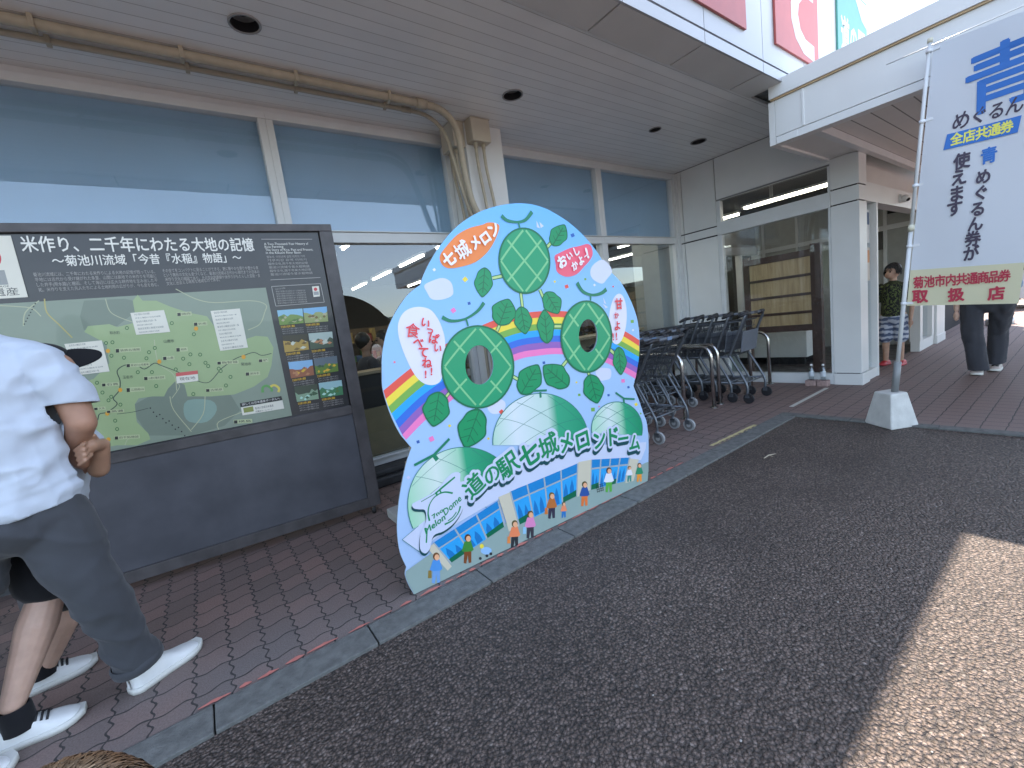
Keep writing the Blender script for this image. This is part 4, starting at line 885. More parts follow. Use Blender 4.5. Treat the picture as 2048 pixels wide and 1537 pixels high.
for a in ((450, 1280, 210, '4f96dc', '6fa3dc', '6b4a2a', '8a7a3c'), (665, 1150, 200, '3f8a3c', '7c4a26', '5a3a1e'), (985, 1050, 190, 'e88a5e', '2c3338', '5a5230', 'dd8a4a'), (1092, 985, 190, 'd98cc0', '3a3a44', '5b4a22', '8fc6e6'), (1238, 855, 180, 'b5703a', '37354a', '6b5a22', 'd07a3c'),
          (1320, 885, 110, 'e8906a', '2a78c0', '4a4a3a'), (1462, 775, 170, '2d56a0', 'dd7a3e', '4a4a2a'), (1628, 680, 170, 'dfe9f6', '5ab04a', '4a3a30'), (1768, 640, 110, 'dfe6ee', '3f8f86', '6a5a40'), (1836, 630, 130, '2f8f6a', 'e89a3c', '5a4a2a')): walker(*a)
K_pram = printmat('c_pram', '8fc0ea'); art.ellipse((790, 1165), 38, 26, K_pram, n=18); art.ellipse((760, 1135), 14, 16, printmat('c_f2dc4a', 'f2dc4a'), n=12)
for c in ((750, 1218), (795, 1200), (822, 1186)): art.ellipse(c, 10, 10, printmat('c_2c3338', '2c3338'), n=12)
for k in range(4): art.line([(1540 + k * 3, 722 + k * 14), (1590 + k * 1, 708 + k * 14)], 3, printmat('c_2c3338', '2c3338'))
for k in range(4): art.line([(1542 + k * 14, 722 - k * 4), (1550 + k * 13, 770 - k * 4)], 3, printmat('c_2c3338', '2c3338'))
# ---- banner lettering: white halo, dark drop edge, green letters
chars = (('道', 706, 722, 158, 27), ('の', 828, 645, 140, 24), ('駅', 938, 582, 172, 20), ('七', 1082, 512, 175, 16), ('城', 1214, 450, 172, 12), ('メ', 1332, 428, 140, 10), ('ロ', 1446, 410, 150, 5), ('ン', 1560, 408, 135, 3), ('ド', 1650, 388, 140, -4), ('ー', 1724, 402, 120, -8), ('ム', 1802, 428, 120, -10))
letters = Art(PP, ZB, art.h + .00005, .000016)
for c, x, y, s_, r_ in chars: letters.char(c, (x - 5, y + 26), s_, K_dk, r_, .145)
logo = [(285, 845), (340, 815), (440, 757), (520, 668), (565, 632), (610, 636), (612, 690), (640, 740), (640, 830), (620, 900), (570, 975), (500, 1030), (430, 1062), (405, 1150), (372, 1182), (338, 1150), (342, 1050), (378, 965), (372, 890), (330, 882), (295, 875)]
letters.poly([(x - 4, y + 18) for x, y in logo], K_dk, smooth=4)
for c, x, y, s_, r_ in chars: letters.char(c, (x, y), s_, K_wall, r_, .15)
letters.poly(logo, K_wall, smooth=4)
for c, x, y, s_, r_ in chars: letters.char(c, (x, y), s_, K_gt, r_, .022 if c in '道の駅城' else .035)
letters.line([(560, 772), (500, 765), (440, 795), (402, 850), (392, 910), (402, 960)], 12, K_gt, smooth=5, taper=True); letters.line([(612, 860), (598, 905), (560, 955), (505, 985)], 12, K_gt, smooth=5, taper=True); letters.line([(585, 900), (560, 935), (528, 960)], 7, K_gt, smooth=4)
for a, b, wd in (((345, 830), (440, 775), 5), ((440, 775), (575, 662), 11), ((455, 790), (445, 765), 12), ((470, 745), (545, 683), 6), ((480, 770), (470, 745), 10), ((380, 1110), (385, 1020), 9)): letters.line([a, b], wd, K_gt)
letters.text('7no', (422, 935), (492, 882), 42, K_gt, .03); letters.text('Melon', (372, 1030), (505, 928), 62, K_gt, .025, .2); letters.text('Dome', (500, 905), (612, 798), 66, K_gt, .02, .2)
letters.P = ZA
for c, x, y, s_, r_ in (('い', 358, 838, 70, -28), ('っ', 388, 884, 62, -25), ('ぱ', 412, 942, 74, -20), ('い', 438, 1003, 62, -18), ('食', 275, 890, 100, -14), ('べ', 312, 966, 74, -22), ('て', 345, 1030, 80, -14), ('ね', 368, 1100, 72, -10), ('!', 382, 1172, 66, -10), ('!', 420, 1154, 66, -10),
                        ('甘', 1622, 715, 76, -2), ('か', 1606, 790, 46, -2), ('よ', 1612, 857, 66, -2), ('!', 1600, 925, 66, -2), ('!', 1622, 922, 66, -2)): letters.char(c, (x, y), s_, K_rtx, r_, .03 if c != '食' else .012)
K_or2 = K_or
for c, x, y, s_, r_, k_ in (('七', 512, 422, 98, 30, K_or), ('城', 600, 365, 118, 32, K_or), ('メ', 682, 315, 88, 35, K_or), ('ロ', 748, 285, 92, 32, K_or), ('ン', 802, 228, 96, 38, K_or), ('お', 1250, 440, 88, 22, K_pk), ('い', 1298, 402, 56, 22, K_pk), ('し', 1342, 372, 62, 22, K_pk), ('か', 1332, 466, 62, 25, K_pk), ('よ', 1372, 432, 62, 28, K_pk), ('ー', 1405, 402, 44, 28, K_pk), ('!', 1434, 372, 92, 15, K_pk)):
    letters.char(c, (x, y), s_, K_wht, r_, .045 if c != '城' else .022)
shift(art.mb, panel).build('printed_artwork', None, panel)
shift(letters.mb, panel).build('lettering', None, panel)
M_rawwood = mat('raw_timber', (.32, .24, .15), .7, var=.15, scale=10)
s = MB()
for u in (0.16, 1.6):
    s.prism([[(u, 0.03), (u + .045, 0.03), (u + .045, 1.0), (u, 1.0)]], -.052, -.010, PP.w, None)
s.prism([[(0.1, .62), (1.7, .62), (1.7, .665), (0.1, .665)]], -.094, -.053, PP.w, None)
for u in (.16, 1.6):
    s.tube([PP.w(u + .022, .9, -.075), PP.w(u + .022, .05, -.5)], .02, None, 6); s.tube([PP.w(u + .022, .03, -.07), PP.w(u + .022, .03, -.52)], .02, None, 6)
shift(s, panel).build('rear_frame', M_rawwood, panel)
t = thing('ballast_block', 'pale grey concrete block weighing down the back of the cutout panel', 'concrete block', (1.02, 2.95, 0))
s = MB(); s.box((.905, 2.86, .001), (1.2, 3.08, .07)); shift(s, t).build('block_body', mat('pale_concrete', (.4, .4, .38), .85, var=.1, bump=.3), t, .01)

# ------------------------------------------------------------------ information board on castors
BA, BB = G((765, 1022)), G((270, 1185)); BW = 1.96
bd = (BB - BA).normalized(); BP = Plane(BA + bd * BW, BA)
def bu(s_): return BW - s_
M_frame = mat('board_frame', (0.075, 0.068, 0.07), 0.42, var=.3, scale=9, bump=.05)
M_face = mat('board_black', (0.03, 0.03, 0.033), .35, var=.1, coat=.25); M_lower = mat('board_lower', (0.075, 0.076, 0.09), .5, var=.22, scale=4, bump=.04, bscale=25)
ib = thing('information_board', 'large dark framed sign board with green map and white title on castors', 'information board', BP.w(BW / 2, 0))
def bpart(nm, m, rects, h0, h1, parent=None, bev=.003):
    s = MB()
    for (a, b, c, d) in rects: s.prism([[(bu(a), c), (bu(b), c), (bu(b), d), (bu(a), d)][::-1]], h0, h1, BP.w)
    return shift(s, ib).build(nm, m, parent or ib, bev)
bpart('frame_top', M_frame, [(0, BW, 2.103, 2.15)], -.06, .005); bpart('frame_side', M_frame, [(0, .085, .06, 2.1025)], -.06, .004); bpart('frame_side', M_frame, [(BW - .085, BW, .06, 2.1025)], -.06, .004)
bpart('frame_rail', M_frame, [(.0855, BW - .0855, .795, .858)], -.06, .003); bpart('frame_bottom', M_frame, [(.0855, BW - .0855, .06, .135)], -.06, .003)
bpart('map_panel', M_face, [(.0925, BW - .0925, .8585, 2.1)], -.05, -.018, bev=0); bpart('lower_panel', M_lower, [(.0865, BW - .0865, .1355, .7945)], -.05, -.006)
bpart('back_sheet', M_black, [(.0, BW, .06, 2.12)], -.09, -.061)
for k, (u, h) in enumerate(((.06, .02), (BW - .06, .02), (.06, -.36), (BW - .06, -.36))):
    s = MB(); p = BP.w(bu(u), .03, h - .03); s.tube([p - BP.u * .012, p + BP.u * .012], .03, None, 16); s.box((p.x - .018, p.y - .018, .03), (p.x + .018, p.y + .018, .062), M_steel); shift(s, ib).build('caster', M_black, ib)
s = MB()
for u in (.05, BW - .05): s.tube([BP.w(bu(u), .075, -.03), BP.w(bu(u), .075, -.4)], .025, None, 6); s.tube([BP.w(bu(u), 1.4, -.08), BP.w(bu(u), .09, -.4)], .015, None, 6)
shift(s, ib).build('rear_stand', M_frame, ib)
FP = Plane(BP.w(0, 0, -.018), BP.w(1, 0, -.018))
def ZC(x, y): return (x / 2.56, 430 + y / 2.56)
mapa = Art(FP, ZC, 0.0005, .000016)
def bk(name, h, f=(1.2, 1.08, .92)): return mat('board_' + name, alb(h, f, .8), .4, var=.03, coat=.2)
K_m0 = bk('map_grey', '7d8f88'); K_m1 = bk('map_green', '8fa884'); K_md = bk('map_dark', '6e7f79'); K_road = bk('road_pale', 'a5b09a'); K_rdy = bk('road_yellow', 'a8a468'); K_wtx = bk('text_white', 'd8dde4'); K_wb = bk('box_white', 'ccd2d2'); K_bk = bk('ink', '24282c'); K_line = bk('route', '3c4a46'); K_lab = bk('tag_green', 'a8b89a')
K_sm = bk('small_text', '9da1a8'); K_sm2 = bk('small_ink', '5c646a')
x0_, x1_ = bu(1.86), bu(.478)
mapa.poly([(x0_, .866), (x1_, .866), (x1_, 1.744), (x0_, 1.744)], K_m0, local=True)
mapa.poly([(430, 590), (410, 520), (430, 440), (640, 430), (700, 445), (690, 500), (600, 570)], K_md); mapa.poly([(690, 970), (840, 890), (900, 850), (960, 870), (975, 930), (1180, 920), (1230, 1000), (1150, 1080), (980, 1130), (760, 1130), (700, 1040)], K_md)
mapa.poly([(960, 950), (1080, 950), (1110, 1000), (1060, 1060), (970, 1060), (940, 1010)], bk('lake', '7a9896'), smooth=3)
mapa.poly([(432, 600), (450, 570), (560, 560), (600, 575), (680, 555), (690, 500), (680, 440), (705, 410), (730, 440), (800, 440), (870, 470), (960, 500), (1060, 520), (1110, 590), (1250, 640), (1310, 620), (1370, 625), (1400, 680), (1390, 770), (1370, 830), (1300, 880), (1250, 900), (1200, 920), (1080, 930), (1000, 930), (960, 930), (945, 870), (900, 850), (860, 890), (840, 930), (780, 930), (710, 940), (690, 970), (700, 1060), (760, 1120), (770, 1150), (700, 1180), (600, 1180), (545, 1190), (300, 1190), (300, 900), (480, 840), (560, 760), (545, 660), (470, 620)], K_m1)
for pts, wd, k_ in (([(0, 465), (90, 470), (165, 480), (210, 520)], 5, K_road), ([(120, 570), (130, 500), (200, 440)], 5, K_road), ([(228, 430), (240, 500), (300, 560), (370, 630)], 6, K_rdy), ([(540, 430), (560, 490), (600, 520), (680, 550)], 4, K_road), ([(790, 640), (800, 720), (820, 770), (890, 820), (905, 900)], 4, K_road),
                    ([(900, 380), (1000, 430), (1100, 450), (1280, 440), (1360, 460), (1355, 500), (1330, 560), (1270, 590)], 4, K_road), ([(1050, 930), (1040, 1020), (980, 1100)], 4, K_road), ([(1120, 1100), (1120, 1060), (1240, 1010)], 4, K_road), ([(870, 930), (890, 1000), (980, 1110)], 4, K_road), ([(880, 940), (920, 880), (900, 860)], 3, K_road), ([(640, 1180), (655, 1150), (700, 1140)], 3, K_road),
                    ([(480, 1080), (500, 1050), (510, 1020), (550, 1010), (600, 970), (580, 940), (610, 900), (615, 850), (600, 800), (640, 770), (700, 770), (740, 790), (790, 760), (820, 770)], 5, K_line), ([(820, 770), (900, 800), (1010, 850), (1060, 860), (1090, 840), (1130, 790)], 4, K_line), ([(1130, 790), (1200, 740), (1250, 720), (1300, 705), (1340, 720), (1390, 710)], 4, K_line), ([(600, 1020), (680, 1010), (760, 990)], 3, K_line)):
    mapa.line(pts, wd, k_, smooth=4)
for x in range(12): mapa.ellipse((770 + x * 16, 990 + x * 11 + 10 * (x % 3)), 4, 4, K_bk, n=8)
for x in range(8): mapa.ellipse((125 + x * 8, 560 - x * 15), 4, 4, K_bk, n=8)
K_gr = bk('ring_green', '3f6b45'); K_ori = bk('mark_orange', 'c99a3a')
for x, y in ((543, 657), (576, 653), (635, 732), (763, 704), (750, 735), (778, 806), (900, 792), (938, 737), (975, 715), (970, 765), (1052, 758), (1066, 775), (1130, 800), (1120, 788), (525, 910), (556, 950), (570, 932), (617, 972), (590, 1054), (706, 806), (650, 580), (880, 555), (993, 612), (1025, 716), (1180, 830), (990, 918), (800, 877), (600, 1097), (793, 682), (571, 722), (497, 860), (1157, 874)):
    mapa.ellipse((x, y), 10, 10, K_gr, n=14); mapa.ellipse((x, y), 6, 6, K_m1, n=12)
for x, y in ((553, 697), (816, 752), (1004, 583), (1247, 728), (616, 897), (550, 1018), (556, 1150)): mapa.ellipse((x, y), 11, 11, K_ori, n=14)
def tagbox(x, y, w_, h_=20, t_='道の駅'):
    mapa.poly([(x, y), (x + w_, y - w_ * .06), (x + w_ + 3, y + h_ - w_ * .06), (x + 3, y + h_)], K_lab); mapa.poly([(x + 3, y + 3), (x + 20, y + 2), (x + 21, y + h_ - 2), (x + 4, y + h_ - 1)], K_bk)
    mapa.text(t_, (x + 26, y + h_ * .5 - 1), (x + w_ - 4, y + h_ * .5 - w_ * .055), 13, K_bk)
for a in ((590, 685, 130, 22, '装飾古墳館'), (645, 762, 120, 20, '菊池川の船着場'), (905, 500, 75, 20, '隈府'), (990, 550, 70, 20, '番所の棚田'), (900, 680, 60, 22, '相良'), (832, 725, 60, 20, '山鹿'), (735, 828, 110, 20, '山鹿灯籠民芸館'), (645, 885, 95, 24, '江田船山'), (520, 862, 90, 18, '石貫'), (1110, 750, 110, 18, '鞠智城'), (1052, 890, 90, 18, '古閑原'), (1255, 805, 75, 20, '原井手'), (1322, 738, 50, 18, '龍門'), (585, 1132, 130, 20, '旧干拓施設'), (1195, 1050, 95, 20, '横島'), (545, 1000, 90, 16, '高瀬'), (480, 985, 60, 16, '大浜')): tagbox(*a)
for pts, lines in (([(668, 503), (840, 488), (872, 600), (698, 615)], 6), ([(1078, 493), (1228, 480), (1270, 680), (1128, 697)], 11), ([(330, 662), (522, 643), (562, 802), (392, 822)], 9)):
    mapa.poly(pts, K_wb); L2 = lambda a, b, t: (a[0] + (b[0] - a[0]) * t, a[1] + (b[1] - a[1]) * t)
    for i in range(lines):
        v_ = (i + .6) / (lines + .2); a = L2(pts[0], pts[3], v_); b = L2(pts[1], pts[2], v_); tt = random.choice(['国指定史跡と関連文化財群', '菊池市の構成文化財一覧', '玉名市の構成文化財', '和水町の構成文化財', '井手と棚田の文化的景観'])
        e = .55 + .3 * ((i * 5) % 3) / 2; mapa.text(tt, L2(a, b, .1), L2(a, b, e), 8 if i % 2 else 11, K_sm2)
mapa.poly([(900, 810), (1012, 797), (1016, 850), (906, 864)], K_wb); mapa.poly([(900, 810), (1012, 797), (1014, 815), (902, 828)], bk('tag_red', 'b8585c')); mapa.text('現在地', (920, 842), (1000, 834), 18, K_bk)
mapa.poly([(1228, 965), (1440, 928), (1446, 948), (1232, 985)], K_bk); mapa.text('詳しくは日本遺産ポータルへ', (1240, 972), (1432, 940), 13, K_wtx); mapa.poly([(1233, 986), (1446, 949), (1455, 992), (1242, 1027)], K_wb); mapa.poly([(1245, 990), (1295, 980), (1300, 1006), (1250, 1014)], bk('thumb', '7c8a4a')); mapa.text('菊池川流域日本遺産', (1306, 992), (1400, 976), 13, K_bk); mapa.text('協議会ホームページ', (1308, 1008), (1395, 994), 10, K_bk)
mapa.line([(1345, 910), (1345, 885), (1365, 875), (1390, 890), (1390, 905)], 12, bk('emb_green', '5a9a5a'), smooth=3); mapa.line([(1385, 880), (1405, 872), (1428, 888), (1425, 908)], 12, bk('emb_yellow', 'c8c060'), smooth=3)
for t_, x, y in (('和水町', 588, 605), ('山鹿市', 865, 648), ('菊池市', 1260, 765), ('玉名市', 655, 832)): mapa.text(t_, (x - 26, y), (x + 26, y - 2), 18, K_line)
# logo plate, title and texts
mapa.poly([(bu(1.86), 1.77), (bu(1.596), 1.77), (bu(1.596), 2.09), (bu(1.86), 2.09)], K_wb, local=True)
mapa.poly([(bu(1.728) + .075 * cos(2 * pi * k / 30), 1.985 + .075 * sin(2 * pi * k / 30)) for k in range(30)], bk('logo_red', 'b8323c'), local=True); mapa.poly([(bu(1.80), 1.84), (bu(1.655), 1.84), (bu(1.655), 1.915), (bu(1.80), 1.915)], bk('logo_grey', '8c949c'), local=True)
def ltext(t_, u0, z, h, m, u1=None, off=0.0):
    vs, fs = glyph(t_, off); xa = min(v[0] for v in vs); xb = max(v[0] for v in vs); sx = (u1 - u0) / (xb - xa) if u1 else h
    mapa.mb.add([mapa.W(u0 + (x - xa) * sx, z + (y - .36) * h) for x, y in vs], fs, m); mapa.h += mapa.dh
ltext('JAPAN HERITAGE', bu(1.80), 1.832, .014, K_bk, bu(1.655)); ltext('日本遺産', bu(1.82), 1.803, .045, K_bk, bu(1.625))
mapa.text('米作り、二千年にわたる大地の記憶', (108, 152), (1298, 155), 80, K_wtx, .018)
mapa.text('〜菊池川流域「今昔『水稲』物語」〜', (268, 238), (1235, 220), 56, K_wtx, .014)
for i, t_ in enumerate(('菊池川流域には、二千年にわたる米作りによる大地の記憶が残っている。', '平地には古代から受け継がれた条里、山間には高地での米作りを可能に', 'した井手(用水路)と棚田、そして海辺には広大な耕作地を生み出した干', '拓。米作りを支えた先人たちによる土地利用の広がりが、今も息を呑む。')):
    mapa.text(t_, (172 + i * 9, 308 + i * 26), (795 + i * 6, 292 + i * 22), 21, K_sm, .006)
for i, t_ in enumerate(('その全てをコンパクトに見ることができる。更に賑やかな祭りや豊かな食', 'という無形の文化も息づくなど、菊池川流域は古代から現代までの日本の', '米作り文化の縮図であり、その文化的景観や米作りがもたらした芸能・食', '文化に出会える稀有な地域なのである。')):
    mapa.text(t_, (832 + i * 7, 288 + i * 22), ((1322 if i < 3 else 1110) + i * 5, 272 + i * 20), 20, K_sm, .006)
mapa.line([(1338, 126), (1598, 126)], 3, K_sm); mapa.line([(1385, 334), (1640, 322)], 3, K_sm)
for i, (t_, e) in enumerate((('A Two-Thousand-Year History of', 1578), ('Rice Farming', 1450), ('The Story of Rice, Past and Present,', 1602), ('in the Kikuchi River Basin', 1540))): mapa.text(t_, (1352 + i * 3, 150 + i * 15), (e, 148 + i * 15), 17, K_wtx, .01)
for i, t_ in enumerate(('쌀농사, 이천년에 걸친 대지의 기억', '기쿠치강 유역 이야기', '稲作文化,両千年大地的記憶', '菊池川流域今昔水稲物語', '稲作文化,兩千年來大地記憶', '菊池川流域今昔水稲物語')): mapa.text(t_, (1365 + i * 4, 217 + i * 18), (1560 + i * 8, 213 + i * 17), 14, K_sm, .01)
for a, b in (((1390, 368), (1640, 353)), ((1640, 353), (1660, 448)), ((1660, 448), (1412, 468)), ((1412, 468), (1390, 368))): mapa.line([a, b], 3, K_sm)
mapa.poly([(1597, 368), (1632, 365), (1638, 418), (1605, 422)], K_wb); mapa.ellipse((1615, 382), 9, 9, bk('logo_red', 'b8323c'), n=14); mapa.poly([(1604, 395), (1630, 393), (1633, 410), (1608, 412)], bk('logo_grey', '8c949c'))
for i in range(7): mapa.text('菊池川流域の文化財をめぐる周遊案内図', (1410 + i * 2, 382 + i * 12), ((1560 if i else 1460) + i * 2, 376 + i * 11.5), 9, K_sm)
# eight small landscape pictures in two columns, each with a yellow caption and lines of text
skyc = ('7fb4d8', '6fa8dc', '3a3a30', '9fb4b8', '7fb0e0', '5a6a7a', '3c4a40', '8fb8c8')
lndc = ('6a8a4a', '8a9a6a', 'a08a4a', '44564a', '8a5a44', '5a7a3a', '7a9a88', '3f7a5a'); extra = ('4f7040', 'a8a890', '6a5a34', 'b8c4c0', 'a87a5a', 'c8a83a', '3a5a44', 'a4d0d0')
cells = [((1418, 490), (1548, 480), (1555, 555), (1432, 566)), ((1552, 480), (1672, 470), (1680, 546), (1560, 556)), ((1445, 620), (1572, 610), (1582, 690), (1458, 705)), ((1578, 608), (1700, 598), (1708, 676), (1590, 690)), ((1475, 755), (1598, 742), (1608, 820), (1490, 838)), ((1605, 738), (1724, 722), (1732, 800), (1618, 818)), ((1505, 880), (1622, 866), (1632, 942), (1520, 958)), ((1630, 862), (1748, 846), (1757, 920), (1642, 938))]
for i, (a, b, c, d) in enumerate(cells):
    L2 = lambda p, q, t: (p[0] + (q[0] - p[0]) * t, p[1] + (q[1] - p[1]) * t); Q = lambda u, v: L2(L2(a, b, u), L2(d, c, u), v)
    rr = random.Random(i + 30)
    mapa.poly([a, b, c, d], bk('pic_' + skyc[i], skyc[i])); hz = .42
    mapa.poly([Q(0, 1)] + [Q(k / 8, hz + rr.uniform(-.14, .14)) for k in range(9)] + [Q(1, 1)], bk('pic_' + lndc[i], lndc[i]))
    for k in range(9):
        u, v = rr.uniform(.08, .9), rr.uniform(.5, .92); w_ = rr.uniform(.05, .14); mapa.poly([Q(max(0, u - w_), v), Q(u, v - .12), Q(min(1, u + w_), v - .02), Q(u, min(1, v + .07))], bk('pic_' + extra[(i + k % 2) % 8], extra[(i + k % 2) % 8]))
    mapa.text('文化財の名称と解説', Q(.03, 1.13), Q(.62, 1.13), 13, bk('cap_yellow', 'c8a83a'), .02)
    for k in range(3): mapa.text('米作りにまつわる歴史と景観を今に伝える', Q(.06, 1.3 + k * .14), Q(.96, 1.3 + k * .14), 8, K_sm)
shift(mapa.mb, ib).build('printed_map', None, ib)

# ------------------------------------------------------------------ banner flag on its concrete foot
M_pole = mat('pole_white', (.62, .64, .64), .3, var=.03); M_clip = mat('clip_white', (.7, .72, .74), .35)
FX = 4.8
fo = thing('banner_flag', 'tall white nobori banner with blue lettering on a leaning white pole', 'banner flag', (FX, 1.055, .27))
ptop, pbot = Vector((FX, .842, 2.966)), Vector((FX, 1.05, .30)); pd = (ptop - pbot).normalized()
s = MB(); s.tube([pbot - pd * .02, pbot + pd * .25], .026, mat('pole_grey', (.22, .23, .23), .4), 14); s.tube([pbot + pd * .24, pbot + pd * 1.35], .0155, None, 12); s.tube([pbot + pd * 1.33, ptop], .0125, None, 12)
s.tube([pbot + pd * 1.32, pbot + pd * 1.37], .021, mat('collar_cream', (.6, .58, .45), .4), 14); s.tube([ptop - pd * .01, ptop + pd * .02], .016, mat('collar_cream', (.6, .58, .45), .4), 12)
shift(s, fo).build('pole', M_pole, fo)
FPL = Plane((FX, 1.2), (FX, 0.0))
def flag_warp(q, u, v):
    k = max(0, u - .25); return q + FPL.n * (.014 * sin(v * 3.4 + u * 4) * min(1, k * 3) + .003 * sin(u * 11 + v * 2) * min(1, k * 4))
pole_u = lambda z: 1.2 - (1.05 + (z - .3) / (2.966 - .3) * (.842 - 1.05))
FW = .605
def flagmat(name, c, tr=.22):
    M, N, L, b = nodes_of(name); b.inputs['Base Color'].default_value = tuple(c) + (1,); b.inputs['Roughness'].default_value = .75
    t_ = N.new('ShaderNodeBsdfTranslucent'); t_.inputs[0].default_value = tuple(c) + (1,)
    nz = N.new('ShaderNodeTexNoise'); nz.inputs['Scale'].default_value = 300; tc = N.new('ShaderNodeTexCoord'); L.new(tc.outputs['Object'], nz.inputs[0])
    bp_ = N.new('ShaderNodeBump'); bp_.inputs['Strength'].default_value = .08; L.new(nz.outputs['Fac'], bp_.inputs['Height']); L.new(bp_.outputs[0], b.inputs['Normal'])
    mx = N.new('ShaderNodeMixShader'); mx.inputs[0].default_value = tr; L.new(b.outputs[0], mx.inputs[1]); L.new(t_.outputs[0], mx.inputs[2]); L.new(mx.outputs[0], N['Material Output'].inputs[0])
    return M
M_cloth = flagmat('flag_cloth', (.64, .68, .73)); M_band = flagmat('flag_band', (.66, .64, .44))
s = MB(); n, k_ = 40, 14
vs = []
for i in range(n + 1):
    z = 1.02 + (2.93 - 1.02) * i / n
    for j in range(k_ + 1):
        u = pole_u(z) + .022 + FW * j / k_; vs.append(flag_warp(FPL.w(u, z - .05 * (j / k_)), u, z))
for i in range(n):
    for j in range(k_):
        a = i * (k_ + 1) + j; s.add([vs[a], vs[a + 1], vs[a + k_ + 2], vs[a + k_ + 1]], [(0, 1, 2, 3)], M_band if i < 6 else M_cloth, True)
shift(s, fo); c_ = s.build('cloth', None, fo)
bm = bmesh.new(); bm.from_mesh(c_.data); bmesh.ops.remove_doubles(bm, verts=bm.verts, dist=1e-5); bm.to_mesh(c_.data); bm.free()
def ZD(x, y): return (1780 + x * .403614, 20 + y * .403644)
K_fb = mat('flag_blue', (.035, .16, .5), .7, var=.03); K_fn = mat('flag_ink', (.055, .045, .075), .7, var=.03); K_fr = mat('flag_red', (.42, .03, .06), .7, var=.03); K_fy = mat('flag_yellow', (.75, .72, .12), .7, var=.03)
fa = Art(FPL, ZD, .0035, .00006, flag_warp)
fa.char('青', (566, 322), 350, K_fb, 0, .02, .92); 
for c, x, y, s_ in (('め', 352, 548, 96), ('ぐ', 440, 522, 88), ('る', 528, 498, 88), ('ん', 618, 472, 92)): fa.char(c, (x, y), s_, K_fn, 0, .02, .74, shear=.1)
for i in range(8):
    L2 = lambda a, b, t: (a[0] + (b[0] - a[0]) * t, a[1] + (b[1] - a[1]) * t); fa.poly([L2((283, 618), (652, 521), i / 8), L2((283, 618), (652, 521), (i + 1) / 8), L2((265, 697), (632, 607), (i + 1) / 8), L2((265, 697), (632, 607), i / 8)], K_fb); fa.h -= fa.dh
fa.h += .0006

for i, c in enumerate('全店共通券'): fa.char(c, (330 + i * 62, 640 - i * 15), 62, K_fy, 0, .03, .76)
fa.char('青', (490, 722), 84, K_fb, 0, .03, .74)
for c, x, y in (('使', 357, 750), ('え', 343, 832), ('ま', 332, 912), ('す', 322, 985)): fa.char(c, (x, y), 84, K_fn, 0, .035, .74)
for c, x, y in (('め', 463, 828), ('ぐ', 452, 908), ('る', 437, 988), ('ん', 424, 1062), ('券', 412, 1136), ('が', 403, 1208)): fa.char(c, (x, y), 78, K_fn, 0, .035, .74)
for i, c in enumerate('菊池市内共通商品券'): fa.char(c, (142 + i * 53.5, 1352 - i * 4.2), 62, K_fr, 0, .03, .66)
for c, x, y in (('取', 150, 1420), ('扱', 328, 1412), ('店', 528, 1405)): fa.char(c, (x, y), 70, K_fr, 0, .04, .85)
shift(fa.mb, fo).build('lettering', None, fo)
for z in (1.04, 1.5, 1.96, 2.42, 2.9):
    u = pole_u(z); s = MB(); s.tube([FPL.w(u, z - .012), FPL.w(u, z + .012)], .019, None, 12); s.prism([[(u, z - .009), (u + .06, z - .009), (u + .06, z + .009), (u, z + .009)]], -.004, .004, FPL.w); shift(s, fo).build('clip', M_clip, fo)
s = MB(); u = pole_u(2.94); s.tube([FPL.w(u - .25, 2.935), FPL.w(u + FW + .05, 2.93)], .004, None, 6); shift(s, fo).build('cross_rod', M_pole, fo)
t = thing('flag_base', 'white concrete frustum foot holding the banner pole on the asphalt edge', 'flag base', (4.796, 1.08, 0))
e1, e2 = Vector((.175, .235)), Vector((.225, -.135)); s = MB()
bot = [Vector((4.595, 1.028)), Vector((4.595, 1.028)) + e1, Vector((4.595, 1.028)) + e1 + e2, Vector((4.595, 1.028)) + e2]; cc = sum(bot, Vector((0, 0))) / 4
top = [cc + (p - cc) * .6 for p in bot]
s.add([(p.x, p.y, -.012) for p in bot] + [(p.x, p.y, .285) for p in top], [(0, 1, 2, 3), (7, 6, 5, 4)] + [(i, 4 + i, 4 + (i + 1) % 4, (i + 1) % 4) for i in range(4)])
shift(s, t).build('foot_block', mat('flag_foot', (.55, .55, .52), .75, var=.12, scale=10, bump=.35, bscale=80), t, .012)

# ------------------------------------------------------------------ cart rails and shopping carts
def hoop(x, y0, y1, lab):
    t = thing('cart_rail', lab, 'cart rail', (x, y0, 0), 0, 'stainless hoops between the cart rows'); H_ = .73; r = .14
    p = [Vector((0, 0, 0)), Vector((0, 0, H_ - r))] + arc((0, 0, H_ - r), (0, 0, H_), (0, r, H_), 7)[1:] + arc((0, y1 - y0 - r, H_), (0, y1 - y0, H_), (0, y1 - y0, H_ - r), 7) + [Vector((0, y1 - y0, 0))]
    s = MB(); s.tube(p, .0215, None, 14); s.build('hoop_tube', M_steel, t)
    for yy in (0, y1 - y0): s = MB(); s.cyl((0, yy, .001), .045, .006, None, 18); s.build('flange', M_steel, t)
hoop(4.235, 2.72, 3.8, 'stainless hoop rail at right side of the nearest cart nest'); hoop(4.81, 2.70, 3.8, 'stainless hoop rail, left one of the middle pair'); hoop(5.01, 2.73, 3.8, 'stainless hoop rail, right one of the middle pair')
hoop(5.70, 2.68, 3.8, 'stainless hoop rail beside the black-wheeled carts'); hoop(6.33, 2.72, 3.8, 'stainless hoop rail next to the vestibule wall, farthest right')
